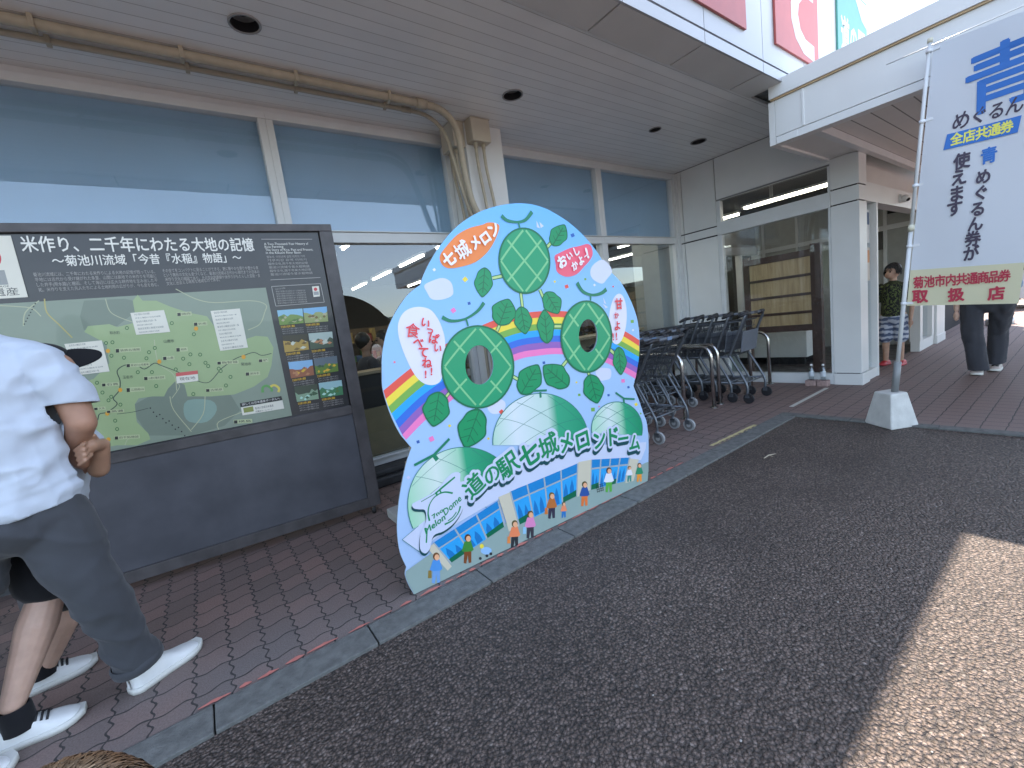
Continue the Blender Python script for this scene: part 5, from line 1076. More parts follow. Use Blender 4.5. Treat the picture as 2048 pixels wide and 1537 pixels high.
M_cart = mat('cart_tube', (.13, .145, .165), .35, .6, var=.08); M_wire = mat('cart_wire', (.075, .085, .1), .4, .5); M_cblk = mat('cart_black', (.02, .02, .024), .45); M_wheel = mat('wheel_grey', (.3, .31, .32), .5); M_flap = mat('flap_grey', (.11, .125, .15), .45)
def make_cart(lab, grp, W=.5, Ht=.96, wheel=M_wheel, grips=True, flap=False):
    """origin between the rear casters, front towards +Y"""
    t = thing('shopping_cart', lab, 'shopping cart', (0, 0, 0), 0, grp); h = W / 2
    prof = [Vector((0, .0, .11)), Vector((0, .01, .25)), Vector((0, .17, .54)), Vector((0, .185, .58)), Vector((0, .165, .62)), Vector((0, -.005, Ht - .05))]
    side = lambda sx: [Vector((sx, p.y, p.z)) for p in catmull(prof, 4)]
    L_ = side(-h); R_ = side(h)
    cor = arc((-h, -.005, Ht - .05), (-h, -.02, Ht), (-h + .07, -.02, Ht), 5)[1:]; cor2 = arc((h - .07, -.02, Ht), (h, -.02, Ht), (h, -.005, Ht - .05), 5)[:-1]
    s = MB(); s.tube(L_ + cor + cor2 + R_[::-1], .0125 if Ht < 1 else .0155, None, 10)
    s.tube([(-h, .01, .25), (h, .01, .25)], .009, None, 8)
    for sx in (-h, h): k = sx * .86; s.tube([(sx, .01, .25), (sx * .95, .4, .22), (k, .76, .2), (k, .78, .11)], .011, None, 8); s.tube([(sx, .18, .56), (sx * .93, .5, .55), (sx * .87, .74, .54)], .009, None, 8)
    s.tube([(-h * .86, .76, .2), (h * .86, .76, .2)], .009, None, 8); s.build('frame', M_cart, t)
    s = MB(); s.tube([(-h + .09, -.02, Ht), (h - .09, -.02, Ht)], .0165, None, 10); s.build('handle', M_cart if not grips else M_flap, t)
    if grips:
        for sx in (-1, 1): s = MB(); s.tube([(sx * (h - .1), -.02, Ht), (sx * (h - .02), -.022, Ht + .004), (sx * (h + .012), -.0, Ht - .01), (sx * (h + .014), .05, Ht - .03)], [.02, .022, .02, .015], None, 10); s.build('grip', M_cblk, t)
    s = MB(); zt, zb = Ht - .08, .565
    rim = [(-h + .02, .05, zt), (-h * .86, .8, zt - .05), (h * .86, .8, zt - .05), (h - .02, .05, zt)]
    s.tube(rim + [rim[0]], .007, None, 6); ry0, ry1 = .17, .72
    bt = [(-h + .04, ry0, zb), (-h * .76, ry1, zb), (h * .76, ry1, zb), (h - .04, ry0, zb)]
    s.tube(bt + [bt[0]], .005, None, 6)
    Lp = lambda a, b, k: tuple(p + (q - p) * k for p, q in zip(a, b))
    for i in range(4):
        a, b, c, d = rim[i], rim[(i + 1) % 4], bt[(i + 1) % 4], bt[i]; nn = 12 if i in (0, 2) else 9
        for j in range(1, nn): s.tube([Lp(a, b, j / nn), Lp(d, c, j / nn)], .0026, None, 4, caps=False)
        for j in (1, 2, 3, 4): s.tube([Lp(a, d, j / 5), Lp(b, c, j / 5)], .003, None, 4, caps=False)
    for j in range(1, 10): s.tube([Lp(bt[0], bt[1], j / 10), Lp(bt[3], bt[2], j / 10)], .0026, None, 4, caps=False)
    for j in range(1, 5): s.tube([Lp(bt[0], bt[3], j / 5), Lp(bt[1], bt[2], j / 5)], .0026, None, 4, caps=False)
    s.build('basket', M_wire, t)
    s = MB()
    for j in range(6): y_ = .1 + j * .12; s.tube([(-h * .94, y_, .235 - j * .006), (h * .94, y_, .235 - j * .006)], .004, None, 5)
    for sx in (-.5, 0, .5): s.tube([(sx * h, .02, .245), (sx * h, .74, .205)], .004, None, 5)
    s.build('lower_rack', M_cart, t)
    if flap: s = MB(); s.box((-h + .04, .1, .6), (h - .04, .115, .85), None, Matrix.Translation((0, .06, 0)) @ Matrix.Rotation(radians(9), 4, 'X')); s.build('seat_flap', M_flap, t, .006)
    s = MB(); s.box((-.035, -.04, Ht - .016), (.035, -.036, Ht + .016)); s.build('handle_tag', (mat('tag_blue', (.12, .2, .33), .4) if W > .5 else M_cblk), t)
    for sx, y_ in ((-h, 0), (h, 0), (-h * .86, .78), (h * .86, .78)):
        s = MB(); s.tube([(sx, y_, .13), (sx, y_, .1)], .016, None, 10); s.box((sx - .022, y_ - .03, .07), (sx - .018, y_ + .02, .108)); s.box((sx + .018, y_ - .03, .07), (sx + .022, y_ + .02, .108)); s.box((sx - .022, y_ - .03, .1), (sx + .022, y_ + .02, .11))
        ca = s.build('caster', M_cart, t)
        s = MB(); s.tube([(sx - .014, y_ - .015, .0605), (sx + .014, y_ - .015, .0605)], .06, None, 20); s.tube([(sx - .019, y_ - .015, .0605), (sx + .019, y_ - .015, .0605)], .022, None, 12); s.tube([(sx - .0165, y_ - .015, .0605), (sx + .0165, y_ - .015, .0605)], .043, mat('wheel_hub', (.13, .135, .14), .5) if wheel is M_wheel else M_cblk, 18); s.build('wheel', wheel, ca)
    return t
ordn = ['first', 'second', 'third', 'fourth', 'fifth']
def nest(proto, x, y, n, step, what, grp, yaw=0.0):
    for i in range(n):
        o = proto if i == 0 else copy_tree(proto); o.location = (x, y + i * step, 0); o.rotation_euler = (0, 0, yaw + random.uniform(-.01, .01)); o['group'] = grp
        o['label'] = 'grey wire shopping cart, %s from the kerb in %s' % (ordn[i], what)
nest(make_cart('c', 'g', .52, .97), 3.58, 2.44, 5, .17, 'the nest beside the cutout panel', 'shopping carts nested by the cutout panel')
nest(make_cart('c', 'g', .47, .97), 4.52, 2.95, 4, .15, 'the short middle nest between the hoops', 'shopping carts in the middle nest')
nest(make_cart('c', 'g', .46, 1.06, M_cblk, True, True), 5.36, 2.46, 5, .19, 'the black-wheeled nest before the plank board', 'black-wheeled shopping carts nested by the entrance')

# ------------------------------------------------------------------ people
def blob(name, parts, m, parent, vox=.009, smooth=8, disp=None, root=None, sub=0):
    """one continuous surface from tapered limbs (p0,r0,p1,r1[,dir,k]) and ellipsoids ('e',c,(rx,ry,rz)[,rotation])"""
    s = MB()
    for q in parts:
        if q[0] == 'e':
            T = Matrix.Translation(q[1]) @ (q[3].to_4x4() if len(q) > 3 else Matrix.Identity(4)); s.sphere((0, 0, 0), q[2], None, 18, 12, T)
        else:
            p0, r0, p1, r1 = Vector(q[0]), q[1], Vector(q[2]), q[3]; d = p1 - p0; L_ = d.length; d.normalize()
            pts, rs = [], []
            for k in range(6): a = pi / 2 * k / 5; pts.append(p0 - d * r0 * cos(a)); rs.append(max(1e-4, r0 * sin(a)))
            for k in range(1, 5): pts.append(p0 + d * L_ * k / 5); rs.append(r0 + (r1 - r0) * k / 5)
            for k in range(6): a = pi / 2 * k / 5; pts.append(p1 + d * r1 * sin(a)); rs.append(max(1e-4, r1 * cos(a)))
            o = len(s.v); s.tube(pts, rs, None, 16)
            if len(q) > 4:
                dr = Vector(q[4]).normalized(); 
                for i in range(o, len(s.v)):
                    v = Vector(s.v[i]); ax = p0 + d * (v - p0).dot(d); s.v[i] = tuple(v + dr * ((v - ax).dot(dr) * (q[5] - 1)))
    if root is not None: shift(s, root)
    o = s.build(name + '_raw', m)
    md = o.modifiers.new('r', 'REMESH'); md.mode = 'VOXEL'; md.voxel_size = vox; md.use_smooth_shade = True
    sm = o.modifiers.new('s', 'SMOOTH'); sm.iterations = smooth; sm.factor = .5
    dg = bpy.context.evaluated_depsgraph_get(); dg.update(); me = bpy.data.meshes.new_from_object(o.evaluated_get(dg))
    bpy.data.objects.remove(o)
    if disp:
        off = Vector(root.location) if root is not None else Vector((0, 0, 0)); nr = [v.normal.copy() for v in me.vertices]
        for v, n_ in zip(me.vertices, nr): v.co += n_ * disp(v.co + off)
    for p in me.polygons: p.use_smooth = True
    me.materials.clear(); me.materials.append(m); me.update()
    r = bpy.data.objects.new(name, me); col.objects.link(r); r.parent = parent
    return r
def skin_mat(name, c):
    M, N, L, b = nodes_of(name); tc = N.new('ShaderNodeTexCoord'); nz = N.new('ShaderNodeTexNoise'); nz.inputs['Scale'].default_value = 22; nz.inputs['Detail'].default_value = 6; L.new(tc.outputs['Object'], nz.inputs[0])
    r = ramp(N, [(.3, tuple(x * .88 for x in c)), (.7, tuple(x * 1.06 for x in c))]); L.new(nz.outputs['Fac'], r.inputs[0]); L.new(r.outputs[0], b.inputs['Base Color'])
    b.inputs['Roughness'].default_value = .5; b.inputs['Subsurface Weight'].default_value = .08; b.inputs['Subsurface Radius'].default_value = (.02, .008, .004); return M
def cloth_mat(name, c, sc=500.0, var=.06):
    M, N, L, b = nodes_of(name); tc = N.new('ShaderNodeTexCoord'); nz = N.new('ShaderNodeTexNoise'); nz.inputs['Scale'].default_value = 7; nz.inputs['Detail'].default_value = 6; L.new(tc.outputs['Object'], nz.inputs[0])
    r = ramp(N, [(.3, tuple(x * (1 - var) for x in c)), (.7, tuple(min(1, x * (1 + var)) for x in c))]); L.new(nz.outputs['Fac'], r.inputs[0]); L.new(r.outputs[0], b.inputs['Base Color'])
    w_ = N.new('ShaderNodeTexNoise'); w_.inputs['Scale'].default_value = sc; L.new(tc.outputs['Object'], w_.inputs[0]); bp_ = N.new('ShaderNodeBump'); bp_.inputs['Strength'].default_value = .12; bp_.inputs['Distance'].default_value = .003; L.new(w_.outputs['Fac'], bp_.inputs['Height']); L.new(bp_.outputs[0], b.inputs['Normal'])
    b.inputs['Roughness'].default_value = .9; b.inputs['Specular IOR Level'].default_value = .2; b.inputs['Sheen Weight'].default_value = .15; return M
SK_man = skin_mat('skin_tan', (.40, .215, .14)); SK_pale = skin_mat('skin_pale', (.58, .38, .29)); SK_kid = skin_mat('skin_kid', (.5, .31, .22))
C_white = cloth_mat('tee_white', (.50, .55, .62), var=.025); C_grey = cloth_mat('trousers_grey', (.056, .059, .066)); C_black = cloth_mat('cloth_black', (.012, .012, .014)); C_wtrs = cloth_mat('trousers_charcoal', (.05, .052, .062)); C_denim = cloth_mat('denim_light', (.2, .33, .45))
M_hair = mat('hair_dark', (.012, .011, .011), .45, var=.3, scale=60); M_shoe = mat('shoe_white', (.72, .73, .72), .5, var=.04, scale=20); M_sole = mat('sole_white', (.62, .62, .58), .6, var=.06); M_lace = mat('lace_black', (.012, .012, .014), .6)
def fold(v, f=14.0, a=.004, ax=(1, 1, 2.2)):
    p = Vector((v.x * ax[0], v.y * ax[1], v.z * ax[2])); return a * (noise.noise(p * f) + .5 * noise.noise(p * f * 2.1 + Vector((3, 1, 7))))
def shoe(parent, root, heel, toe, wd=.098, h=.09, slip=True, m=M_shoe, mso=M_sole, name='shoe'):
    heel, toe = Vector(heel), Vector(toe); d = (toe - heel); L_ = d.length; d.normalize(); sd = Vector((-d.y, d.x, 0)); up = Vector((0, 0, 1)); off = Vector(root.location)
    def sect(k, z0, grow=0.0):
        wt = [(0, .3), (.025, .56), (.09, .76), (.25, .82), (.45, .84), (.65, .98), (.8, .95), (.92, .72), (1, .3)]
        for (a, wa), (b, wb) in zip(wt[:-1], wt[1:]):
            if a <= k <= b: f = (k - a) / (b - a); break
        return (wa + (wb - wa) * f) * wd / 2 + grow
    n, mseg = 22, 16
    s = MB(); vs = []
    ht = [(0, .8), (.06, .92), (.2, .95), (.35, 1.0), (.5, .82), (.65, .62), (.8, .52), (.92, .42), (1, .2)]
    for i in range(n + 1):
        k = i / n
        for (a, wa), (b, wb) in zip(ht[:-1], ht[1:]):
            if a <= k <= b: top = (wa + (wb - wa) * (k - a) / (b - a)) * h; break
        hw = sect(k, 0); c = heel + d * (L_ * (.01 + .975 * k))
        for j in range(mseg + 1):
            an = pi * j / mseg; x = cos(an); z = sin(an)
            vs.append(c + sd * (hw * (abs(x) ** .8) * (1 if x > 0 else -1)) + up * (.022 + (top - .022) * z ** .75 if z > 0 else .022))
    fs = [(i * (mseg + 1) + j, (i + 1) * (mseg + 1) + j, (i + 1) * (mseg + 1) + j + 1, i * (mseg + 1) + j + 1) for i in range(n) for j in range(mseg)]
    s.add(vs, fs, None, True); s.f.append(tuple(range(mseg, -1, -1))); s.m.append(0); s.sm.append(True); shift(s, root)
    up_ = s.build(name, m, parent)
    s = MB(); lo = []; hi = []
    for sg in (1, -1):
        for i in (range(n + 1) if sg == 1 else range(n, -1, -1)):
            k = i / n; c = heel + d * (L_ * k); hw = sect(k, 0, .004); lift = .012 * max(0, (k - .75) / .25) ** 2
            lo.append(c + sd * hw * sg + up * (.001 + lift)); hi.append(c + sd * hw * sg + up * (.027 + lift))
    N_ = len(lo); s.add(lo + hi, [(i, (i + 1) % N_, N_ + (i + 1) % N_, N_ + i) for i in range(N_)], None, True); s.f += [tuple(range(N_ - 1, -1, -1)), tuple(range(N_, 2 * N_))]; s.m += [0, 0]; s.sm += [False, False]
    shift(s, root); s.build('sole', mso, up_)
    if not slip:
        s = MB(); c = lambda k, y, z: heel + d * (L_ * k) + sd * y + up * z
        for i in range(5):
            k = .42 + i * .055; z = h * (.98 - (k - .35) * 1.12) + .006
            s.tube([c(k, -.03, z - .014), c(k + .01, 0, z + .004), c(k, .03, z - .014)], .0042, None, 6)
        s.tube([c(.37, -.034, h * .98), c(.36, 0, h * 1.12), c(.37, .034, h * .98)], .006, None, 6); shift(s, root); s.build('laces', M_lace, up_)
    return up_
Vv = Vector
# ---- man in a white tee, seen from behind at the left
man = thing('person', 'person in plain white T-shirt and rolled grey trousers stooping at the sign board', 'person', (-.62, 2.28, 0))
hipR, kneeR, ankR = Vv((-.545, 2.28, .80)), FY((184, 1170), 2.24), FY((276, 1322), 2.30)
hipL, kneeL, ankL = Vv((-.76, 2.28, .80)), Vv((-.86, 2.3, .46)), Vv((-.95, 2.16, .11))
shR = FY((112, 735), 2.30); elb = FY((163, 846), 2.27); wri = FY((148, 908), 2.40)
blob('body', [(Vv((-.65, 2.3, .85)), .11, Vv((-.65, 2.31, 1.30)), .105, (1, 0, 0), 1.4), (Vv((-.72, 2.36, 1.45)), .055, Vv((-.80, 2.42, 1.55)), .055), ('e', Vv((-.84, 2.47, 1.64)), (.078, .095, .115)), ('e', Vv((-.78, 2.53, 1.6)), (.016, .02, .02)),
              (hipR, .085, kneeR, .055), (kneeR, .055, ankR, .04), (hipL, .085, kneeL, .055), (kneeL, .055, ankL, .04),
              (shR, .055, elb, .047), (elb, .047, wri, .031), (wri, .03, wri + Vv((.01, .05, -.05)), .034, (0, 0, 1), .7), (Vv((-.85, 2.31, 1.36)), .05, Vv((-.92, 2.36, 1.12)), .045), (Vv((-.92, 2.36, 1.12)), .043, Vv((-.84, 2.52, 1.0)), .03)] +
     [(wri + Vv((.01, .05, -.05)), .014, wri + Vv((.012 + .012 * k, .085, -.085 + .012 * k)), .009) for k in range(-1, 3)], SK_man, man, .009, 6, root=man)
tee = [(Vv((-.645, 2.27, .90)), .145, Vv((-.65, 2.28, 1.12)), .14, (1, 0, 0), 1.42), (Vv((-.65, 2.28, 1.1)), .14, Vv((-.655, 2.31, 1.36)), .135, (1, 0, 0), 1.45), (Vv((-.50, 2.31, 1.385)), .075, Vv((-.79, 2.31, 1.385)), .075), (Vv((-.50, 2.32, 1.39)), .078, Vv((-.66, 2.34, 1.46)), .085), (Vv((-.66, 2.34, 1.46)), .085, Vv((-.75, 2.38, 1.47)), .075)]
mh = Vv((-.84, 2.47, 1.64)); s = MB(); rr = random.Random(12)
for i in range(420):
    a = rr.uniform(0, 2 * pi); ph = math.acos(rr.uniform(-.35, 1)); n_ = Vv((sin(ph) * cos(a), sin(ph) * sin(a), cos(ph)))
    if n_.y > .35 and n_.z < .5: continue
    p = mh + Vv((n_.x * .08, n_.y * .097, n_.z * .117)); tg = (Vv((0, 0, -1)) + n_ * .4).normalized(); s.tube([p, p + tg * .025 + n_ * .006, p + tg * .045], [.004, .004, .001], None, 4, caps=False)
s.sphere(mh + Vv((0, -.014, .018)), (.082, .094, .11), None, 20, 12); shift(s, man).build('hair', M_hair, man)
so_px = FY((150, 808), 2.28); tee += [(shR + Vv((-.045, 0, .015)), .082, so_px, .078), (Vv((-.85, 2.31, 1.39)), .08, Vv((-.9, 2.33, 1.2)), .078)]
def tee_fold(v):
    d_ = .013 * noise.noise(Vector((v.x * 5 + v.z * 3, v.y * 3, v.z * 13 - v.x * 8))) + .006 * noise.noise(Vector((v.x * 20, v.y * 12, v.z * 22)))
    rg = 1 - abs(noise.noise(Vector((v.x * 4.5 + v.z * 5.5, v.y * 2, v.z * 5 - v.x * 6)) + Vector((9, 2, 4)))) * 2.2; d_ += .012 * max(0, rg) ** 2
    rg = 1 - abs(noise.noise(Vector((v.x * 3, v.y * 3, v.z * 14)) + Vector((2, 7, 1)))) * 2.4; d_ += .007 * max(0, rg) ** 2 - .006
    if v.z < .98: d_ += .006 * sin(v.z * 95 + v.x * 20) * noise.noise(v * 6)
    return d_
tee_o = blob('t_shirt', tee, C_white, man, .008, 7, tee_fold, root=man)
def crop(o, root, keep):
    """cut away what lies beyond the hem so that it ends in a clean open edge with a turned-in lip"""
    bm = bmesh.new(); bm.from_mesh(o.data); off = Vector(root.location)
    for co, no in keep:
        bmesh.ops.bisect_plane(bm, geom=bm.verts[:] + bm.edges[:] + bm.faces[:], dist=1e-5, plane_co=co - off, plane_no=no, clear_outer=False, clear_inner=False)
    bm.verts.ensure_lookup_table()
    kill = [f for f in bm.faces if any((f.calc_center_median() + off - co).dot(no) > 0 and (f.calc_center_median() + off - co).length < rad for (co, no), rad in zip(keep, crop.rad))]
    bmesh.ops.delete(bm, geom=kill, context='FACES')
    ed = [e for e in bm.edges if len(e.link_faces) == 1]
    r_ = bmesh.ops.extrude_edge_only(bm, edges=ed); vs = [g_ for g_ in r_['geom'] if isinstance(g_, bmesh.types.BMVert)]
    for v in vs: v.co -= v.normal * .0 
    ctr = {}
    bm.normal_update()
    for v in vs:
        src = [e.other_vert(v) for e in v.link_edges if e.other_vert(v) not in vs]
        if src: v.co = src[0].co - src[0].normal * .006
    bm.to_mesh(o.data); bm.free(); o.data.update()
hem_n = Vv((.12, 0, -1)).normalized(); sl_n = (so_px - shR).normalized()
crop.rad = (.45, .088); crop(tee_o, man, [(FY((165, 992), 2.2), hem_n), (so_px, (sl_n + Vv((-.25, 0, -.2))).normalized())])
trs = [('e', Vv((-.645, 2.275, .83)), (.205, .15, .12)), (hipR + Vv((.0, 0, -.02)), .118, kneeR, .088), (kneeR, .088, ankR, .074), (hipL, .118, kneeL, .088), (kneeL, .088, ankL, .075)]
def trs_fold(v):
    rg = 1 - abs(noise.noise(Vector((v.x * 3 - v.z * 2, v.y * 3, v.z * 8 + v.x * 6)))) * 2.3
    return .010 * max(0, rg) ** 2 - .003 + .012 * noise.noise(Vector((v.x * 6, v.y * 6, v.z * 11 + v.x * 7))) + .004 * noise.noise(v * 22)
tr_o = blob('trousers', trs, C_grey, man, .009, 7, trs_fold, root=man)
cdir = (ankR - kneeR).normalized(); crop.rad = (.14, .14); crop(tr_o, man, [(ankR + cdir * .012, cdir), (ankL, (ankL - kneeL).normalized())])
s = MB(); s.tube([ankR - cdir * .028, ankR - cdir * .02, ankR + cdir * .008, ankR + cdir * .012], [.079, .0865, .0865, .079], None, 24, caps=False); shift(s, man).build('rolled_cuff', C_grey, man)
shoe(man, man, G((262, 1391)), G((402, 1290)), .105, .098); shoe(man, man, Vv((-1.0, 2.08, 0)), Vv((-.775, 2.215, 0)), .105, .095)
# ---- companion in cap and shorts, mostly hidden behind the man
cmp_ = thing('person', 'person in black cap, black shorts and laced white sneakers, half hidden behind the man', 'person', (-.72, 2.5, 0))
k1, a1 = FY((100, 1170), 2.40), FY((26, 1408), 2.31); k2, a2 = FY((140, 1195), 2.66), FY((84, 1345), 2.66)
h1, h2 = Vv((-.66, 2.52, .74)), Vv((-.62, 2.66, .74)); hd = FY((98, 748), 2.62)
wr2 = FY((204, 890), 2.40); kn = FY((181, 893), 2.33); cel = FY((198, 938), 2.46)
body = [(h1, .075, k1, .056), (k1 + (a1 - k1) * .1, .054, k1 + (a1 - k1) * .35, .062), (k1 + (a1 - k1) * .35, .062, a1, .036), (h2, .075, k2, .055), (k2 + (a2 - k2) * .1, .053, k2 + (a2 - k2) * .35, .06), (k2 + (a2 - k2) * .35, .06, a2, .036),
        (Vv((-.64, 2.6, .78)), .12, Vv((-.58, 2.62, 1.1)), .12), (Vv((-.56, 2.62, 1.15)), .045, hd - Vv((.01, 0, .1)), .045), ('e', hd, (.088, .08, .108)), ('e', hd + Vv((.082, -.015, -.03)), (.018, .014, .016)),
        (Vv((-.5, 2.58, 1.12)), .042, cel + Vv((-.01, .05, .03)), .038), (cel, .036, wr2, .026), (wr2, .025, kn, .026, (0, 1, .2), .62)]
for k in range(4):
    f0 = kn + Vv((-.006, -.004, .030 - .021 * k)); f1 = FY((166 + 1.5 * k, 890 + 10.5 * k), 2.285); f2 = FY((149 + 3 * k, 902 + 9.5 * k), 2.30); body += [(f0, .0092, f1, .0084), (f1, .0084, f2, .0066)]
body += [(wr2 + Vv((-.01, -.012, .012)), .013, FY((186, 872), 2.33), .0105), (FY((186, 872), 2.33), .0105, FY((172, 876), 2.31), .009)]
cb = blob('body', body, SK_pale, cmp_, .0045, 2, root=cmp_); cb.data.materials.append(skin_mat('skin_tanned', (.42, .24, .155)))
for p in cb.data.polygons: p.material_index = 1 if p.center.z > .86 else 0
blob('shirt', [(Vv((-.63, 2.6, .8)), .135, Vv((-.57, 2.62, 1.08)), .14), (Vv((-.5, 2.58, 1.12)), .06, cel + Vv((-.03, .09, .11)), .058)], C_white, cmp_, .01, 6, lambda v: fold(v, 10, .005), root=cmp_)
blob('shorts', [('e', Vv((-.64, 2.59, .74)), (.15, .14, .12)), (h1, .105, k1 + (h1 - k1) * .12, .1), (h2, .105, k2 + (h2 - k2) * .12, .1)], C_black, cmp_, .01, 6, lambda v: fold(v, 10, .004), root=cmp_)
blob('cap', [('e', hd + Vv((-.01, 0, .05)), (.098, .09, .082))], C_black, cmp_, .008, 3, root=cmp_)
s = MB(); bc = FY((152, 716), 2.56); bdir = Vv((.95, -.12, .05)).normalized(); bs = Vv((.12, .55, .82)).normalized(); ring = []
for k in range(17): a = -pi / 2 + pi * k / 16; ring.append(bc + bdir * (.085 * cos(a) - .03 * sin(a) ** 2) + bs * (.05 * sin(a)))
nb = len(ring); s.add(ring + [p - Vv((0, 0, .006)) for p in ring], [tuple(range(nb)), tuple(range(2 * nb - 1, nb - 1, -1))] + [(i, nb + i, nb + (i + 1) % nb, (i + 1) % nb) for i in range(nb)]); shift(s, cmp_).build('cap_brim', C_black, cmp_)
for (an, hl, to) in ((a1, Vv((-.875, 2.315, 0)), G((172, 1436)) + Vv((0, .03, 0))), (a2, Vv((-.885, 2.66, 0)), G((198, 1322)))):
    shoe(cmp_, cmp_, hl, to, .102, .105, False)
    s = MB(); s.tube([Vv((an.x, an.y, .15)), Vv((an.x, an.y, .145)), Vv((an.x, an.y, .09)), Vv((an.x, an.y, .06))], [.040, .0445, .047, .05], None, 18, caps=False); shift(s, cmp_).build('sock', C_black, cmp_)
# ---- child close to the camera: only the crown of the head reaches into the picture
ch = thing('person', 'child with brown hair standing close to the viewer, only the crown visible', 'person', (-.15, .40, 0))
hc = Vv((-.172, .48, .883)); ch.location = (hc.x, hc.y, 0)
blob('body', [('e', hc, (.072, .085, .098)), (hc - Vv((0, .01, .09)), .035, hc - Vv((0, .02, .15)), .04), (hc - Vv((0, .02, .22)), .085, hc - Vv((0, .02, .42)), .08, (1, 0, 0), 1.3), (hc - Vv((-.06, .02, .45)), .055, Vv((hc.x + .06, hc.y, .06)), .032), (hc - Vv((.06, .02, .45)), .055, Vv((hc.x - .06, hc.y, .06)), .032), ('e', Vv((hc.x + .06, hc.y + .04, .03)), (.03, .07, .03)), ('e', Vv((hc.x - .06, hc.y + .04, .03)), (.03, .07, .03)), (hc - Vv((-.12, .02, .2)), .03, hc - Vv((-.15, .02, .46)), .024), (hc - Vv((.12, .02, .2)), .03, hc - Vv((.15, .02, .46)), .024), ('e', hc + Vv((0, .085, -.025)), (.011, .014, .016)), ('e', hc + Vv((.075, 0, -.02)), (.01, .016, .022)), ('e', hc + Vv((-.075, 0, -.02)), (.01, .016, .022))], SK_kid, ch, .008, 4, root=ch)
blob('t_shirt', [(hc - Vv((0, .02, .215)), .094, hc - Vv((0, .02, .46)), .09, (1, 0, 0), 1.3), (hc - Vv((-.1, .02, .2)), .045, hc - Vv((-.135, .02, .3)), .042), (hc - Vv((.1, .02, .2)), .045, hc - Vv((.135, .02, .3)), .042)], cloth_mat('tee_blue', (.2, .3, .45)), ch, .009, 5, lambda v: fold(v, 12, .003), root=ch)
blob('shorts', [('e', hc - Vv((0, .02, .5)), (.125, .1, .09)), (hc - Vv((-.06, .02, .5)), .075, hc - Vv((-.065, .02, .64)), .075), (hc - Vv((.06, .02, .5)), .075, hc - Vv((.065, .02, .64)), .075)], C_wtrs, ch, .009, 5, root=ch)
def hair_mat():
    M, N, L, b = nodes_of('hair_brown'); tc = N.new('ShaderNodeTexCoord'); nz = N.new('ShaderNodeTexNoise'); nz.inputs['Scale'].default_value = 40; L.new(tc.outputs['Object'], nz.inputs[0])
    r = ramp(N, [(.35, (.008, .005, .0032)), (.65, (.022, .013, .0075))]); L.new(nz.outputs['Fac'], r.inputs[0]); L.new(r.outputs[0], b.inputs['Base Color']); b.inputs['Roughness'].default_value = .38; return M
s = MB(); rr = random.Random(4)
def scalp(n_, g_): return hc + Vv((n_.x * .079, n_.y * .091, n_.z * .103)) * g_
for i in range(5200):
    a = rr.uniform(0, 2 * pi); ph = math.acos(rr.uniform(-.15, 1)); whorl = Vv((.12, -.4, 1)).normalized()
    n_ = Vv((sin(ph) * cos(a), sin(ph) * sin(a), cos(ph)))
    if n_.y > .6 and n_.z < .3: continue
    pts = [scalp(n_, 1.0)]; q = n_; sp = Vv((rr.uniform(-.35, .35), rr.uniform(-.35, .35), rr.uniform(-.2, .2))); up_ = rr.uniform(.006, .035)
    for k in range(4):
        tg = q - whorl * 1.0; tg = (tg - q * tg.dot(q)); tg = (tg.normalized() if tg.length > 1e-4 else Vv((1, 0, 0))) + sp
        q = (q + tg * .11).normalized(); pts.append(scalp(q, 1.0 + up_ * (k + 1) / 4 * (1.3 if k < 3 else .9)))
    s.tube(pts, [.0007, .0008, .0007, .0006, .0002], None, 3, caps=False)
s.sphere(hc, (.078, .09, .102), None, 24, 14); shift(s, ch); s.build('hair', hair_mat(), ch)

def face(parent, root, hd, fwd, r=.1, skin=None):
    """eyes, brows and mouth on a head centred at hd looking along fwd"""
    fwd = Vv(fwd).normalized(); rt = Vv((fwd.y, -fwd.x, 0)).normalized(); s = MB()
    for sg in (-1, 1):
        s.sphere(hd + fwd * r * .80 + rt * (sg * r * .33) + Vv((0, 0, r * .02)), r * .11, mat('eye_dark', (.02, .015, .012), .2), 8, 6)
        s.tube([hd + fwd * r * .83 + rt * (sg * r * .16) + Vv((0, 0, r * .22)), hd + fwd * r * .8 + rt * (sg * r * .33) + Vv((0, 0, r * .26)), hd + fwd * r * .66 + rt * (sg * r * .5) + Vv((0, 0, r * .2))], r * .035, M_hair, 5)
    s.tube([hd + fwd * r * .82 - rt * r * .22 + Vv((0, 0, -r * .55)), hd + fwd * r * .87 + Vv((0, 0, -r * .53)), hd + fwd * r * .82 + rt * r * .22 + Vv((0, 0, -r * .55))], r * .04, mat('lips', (.35, .14, .12), .4), 5)
    shift(s, root).build('facial_features', None, parent)
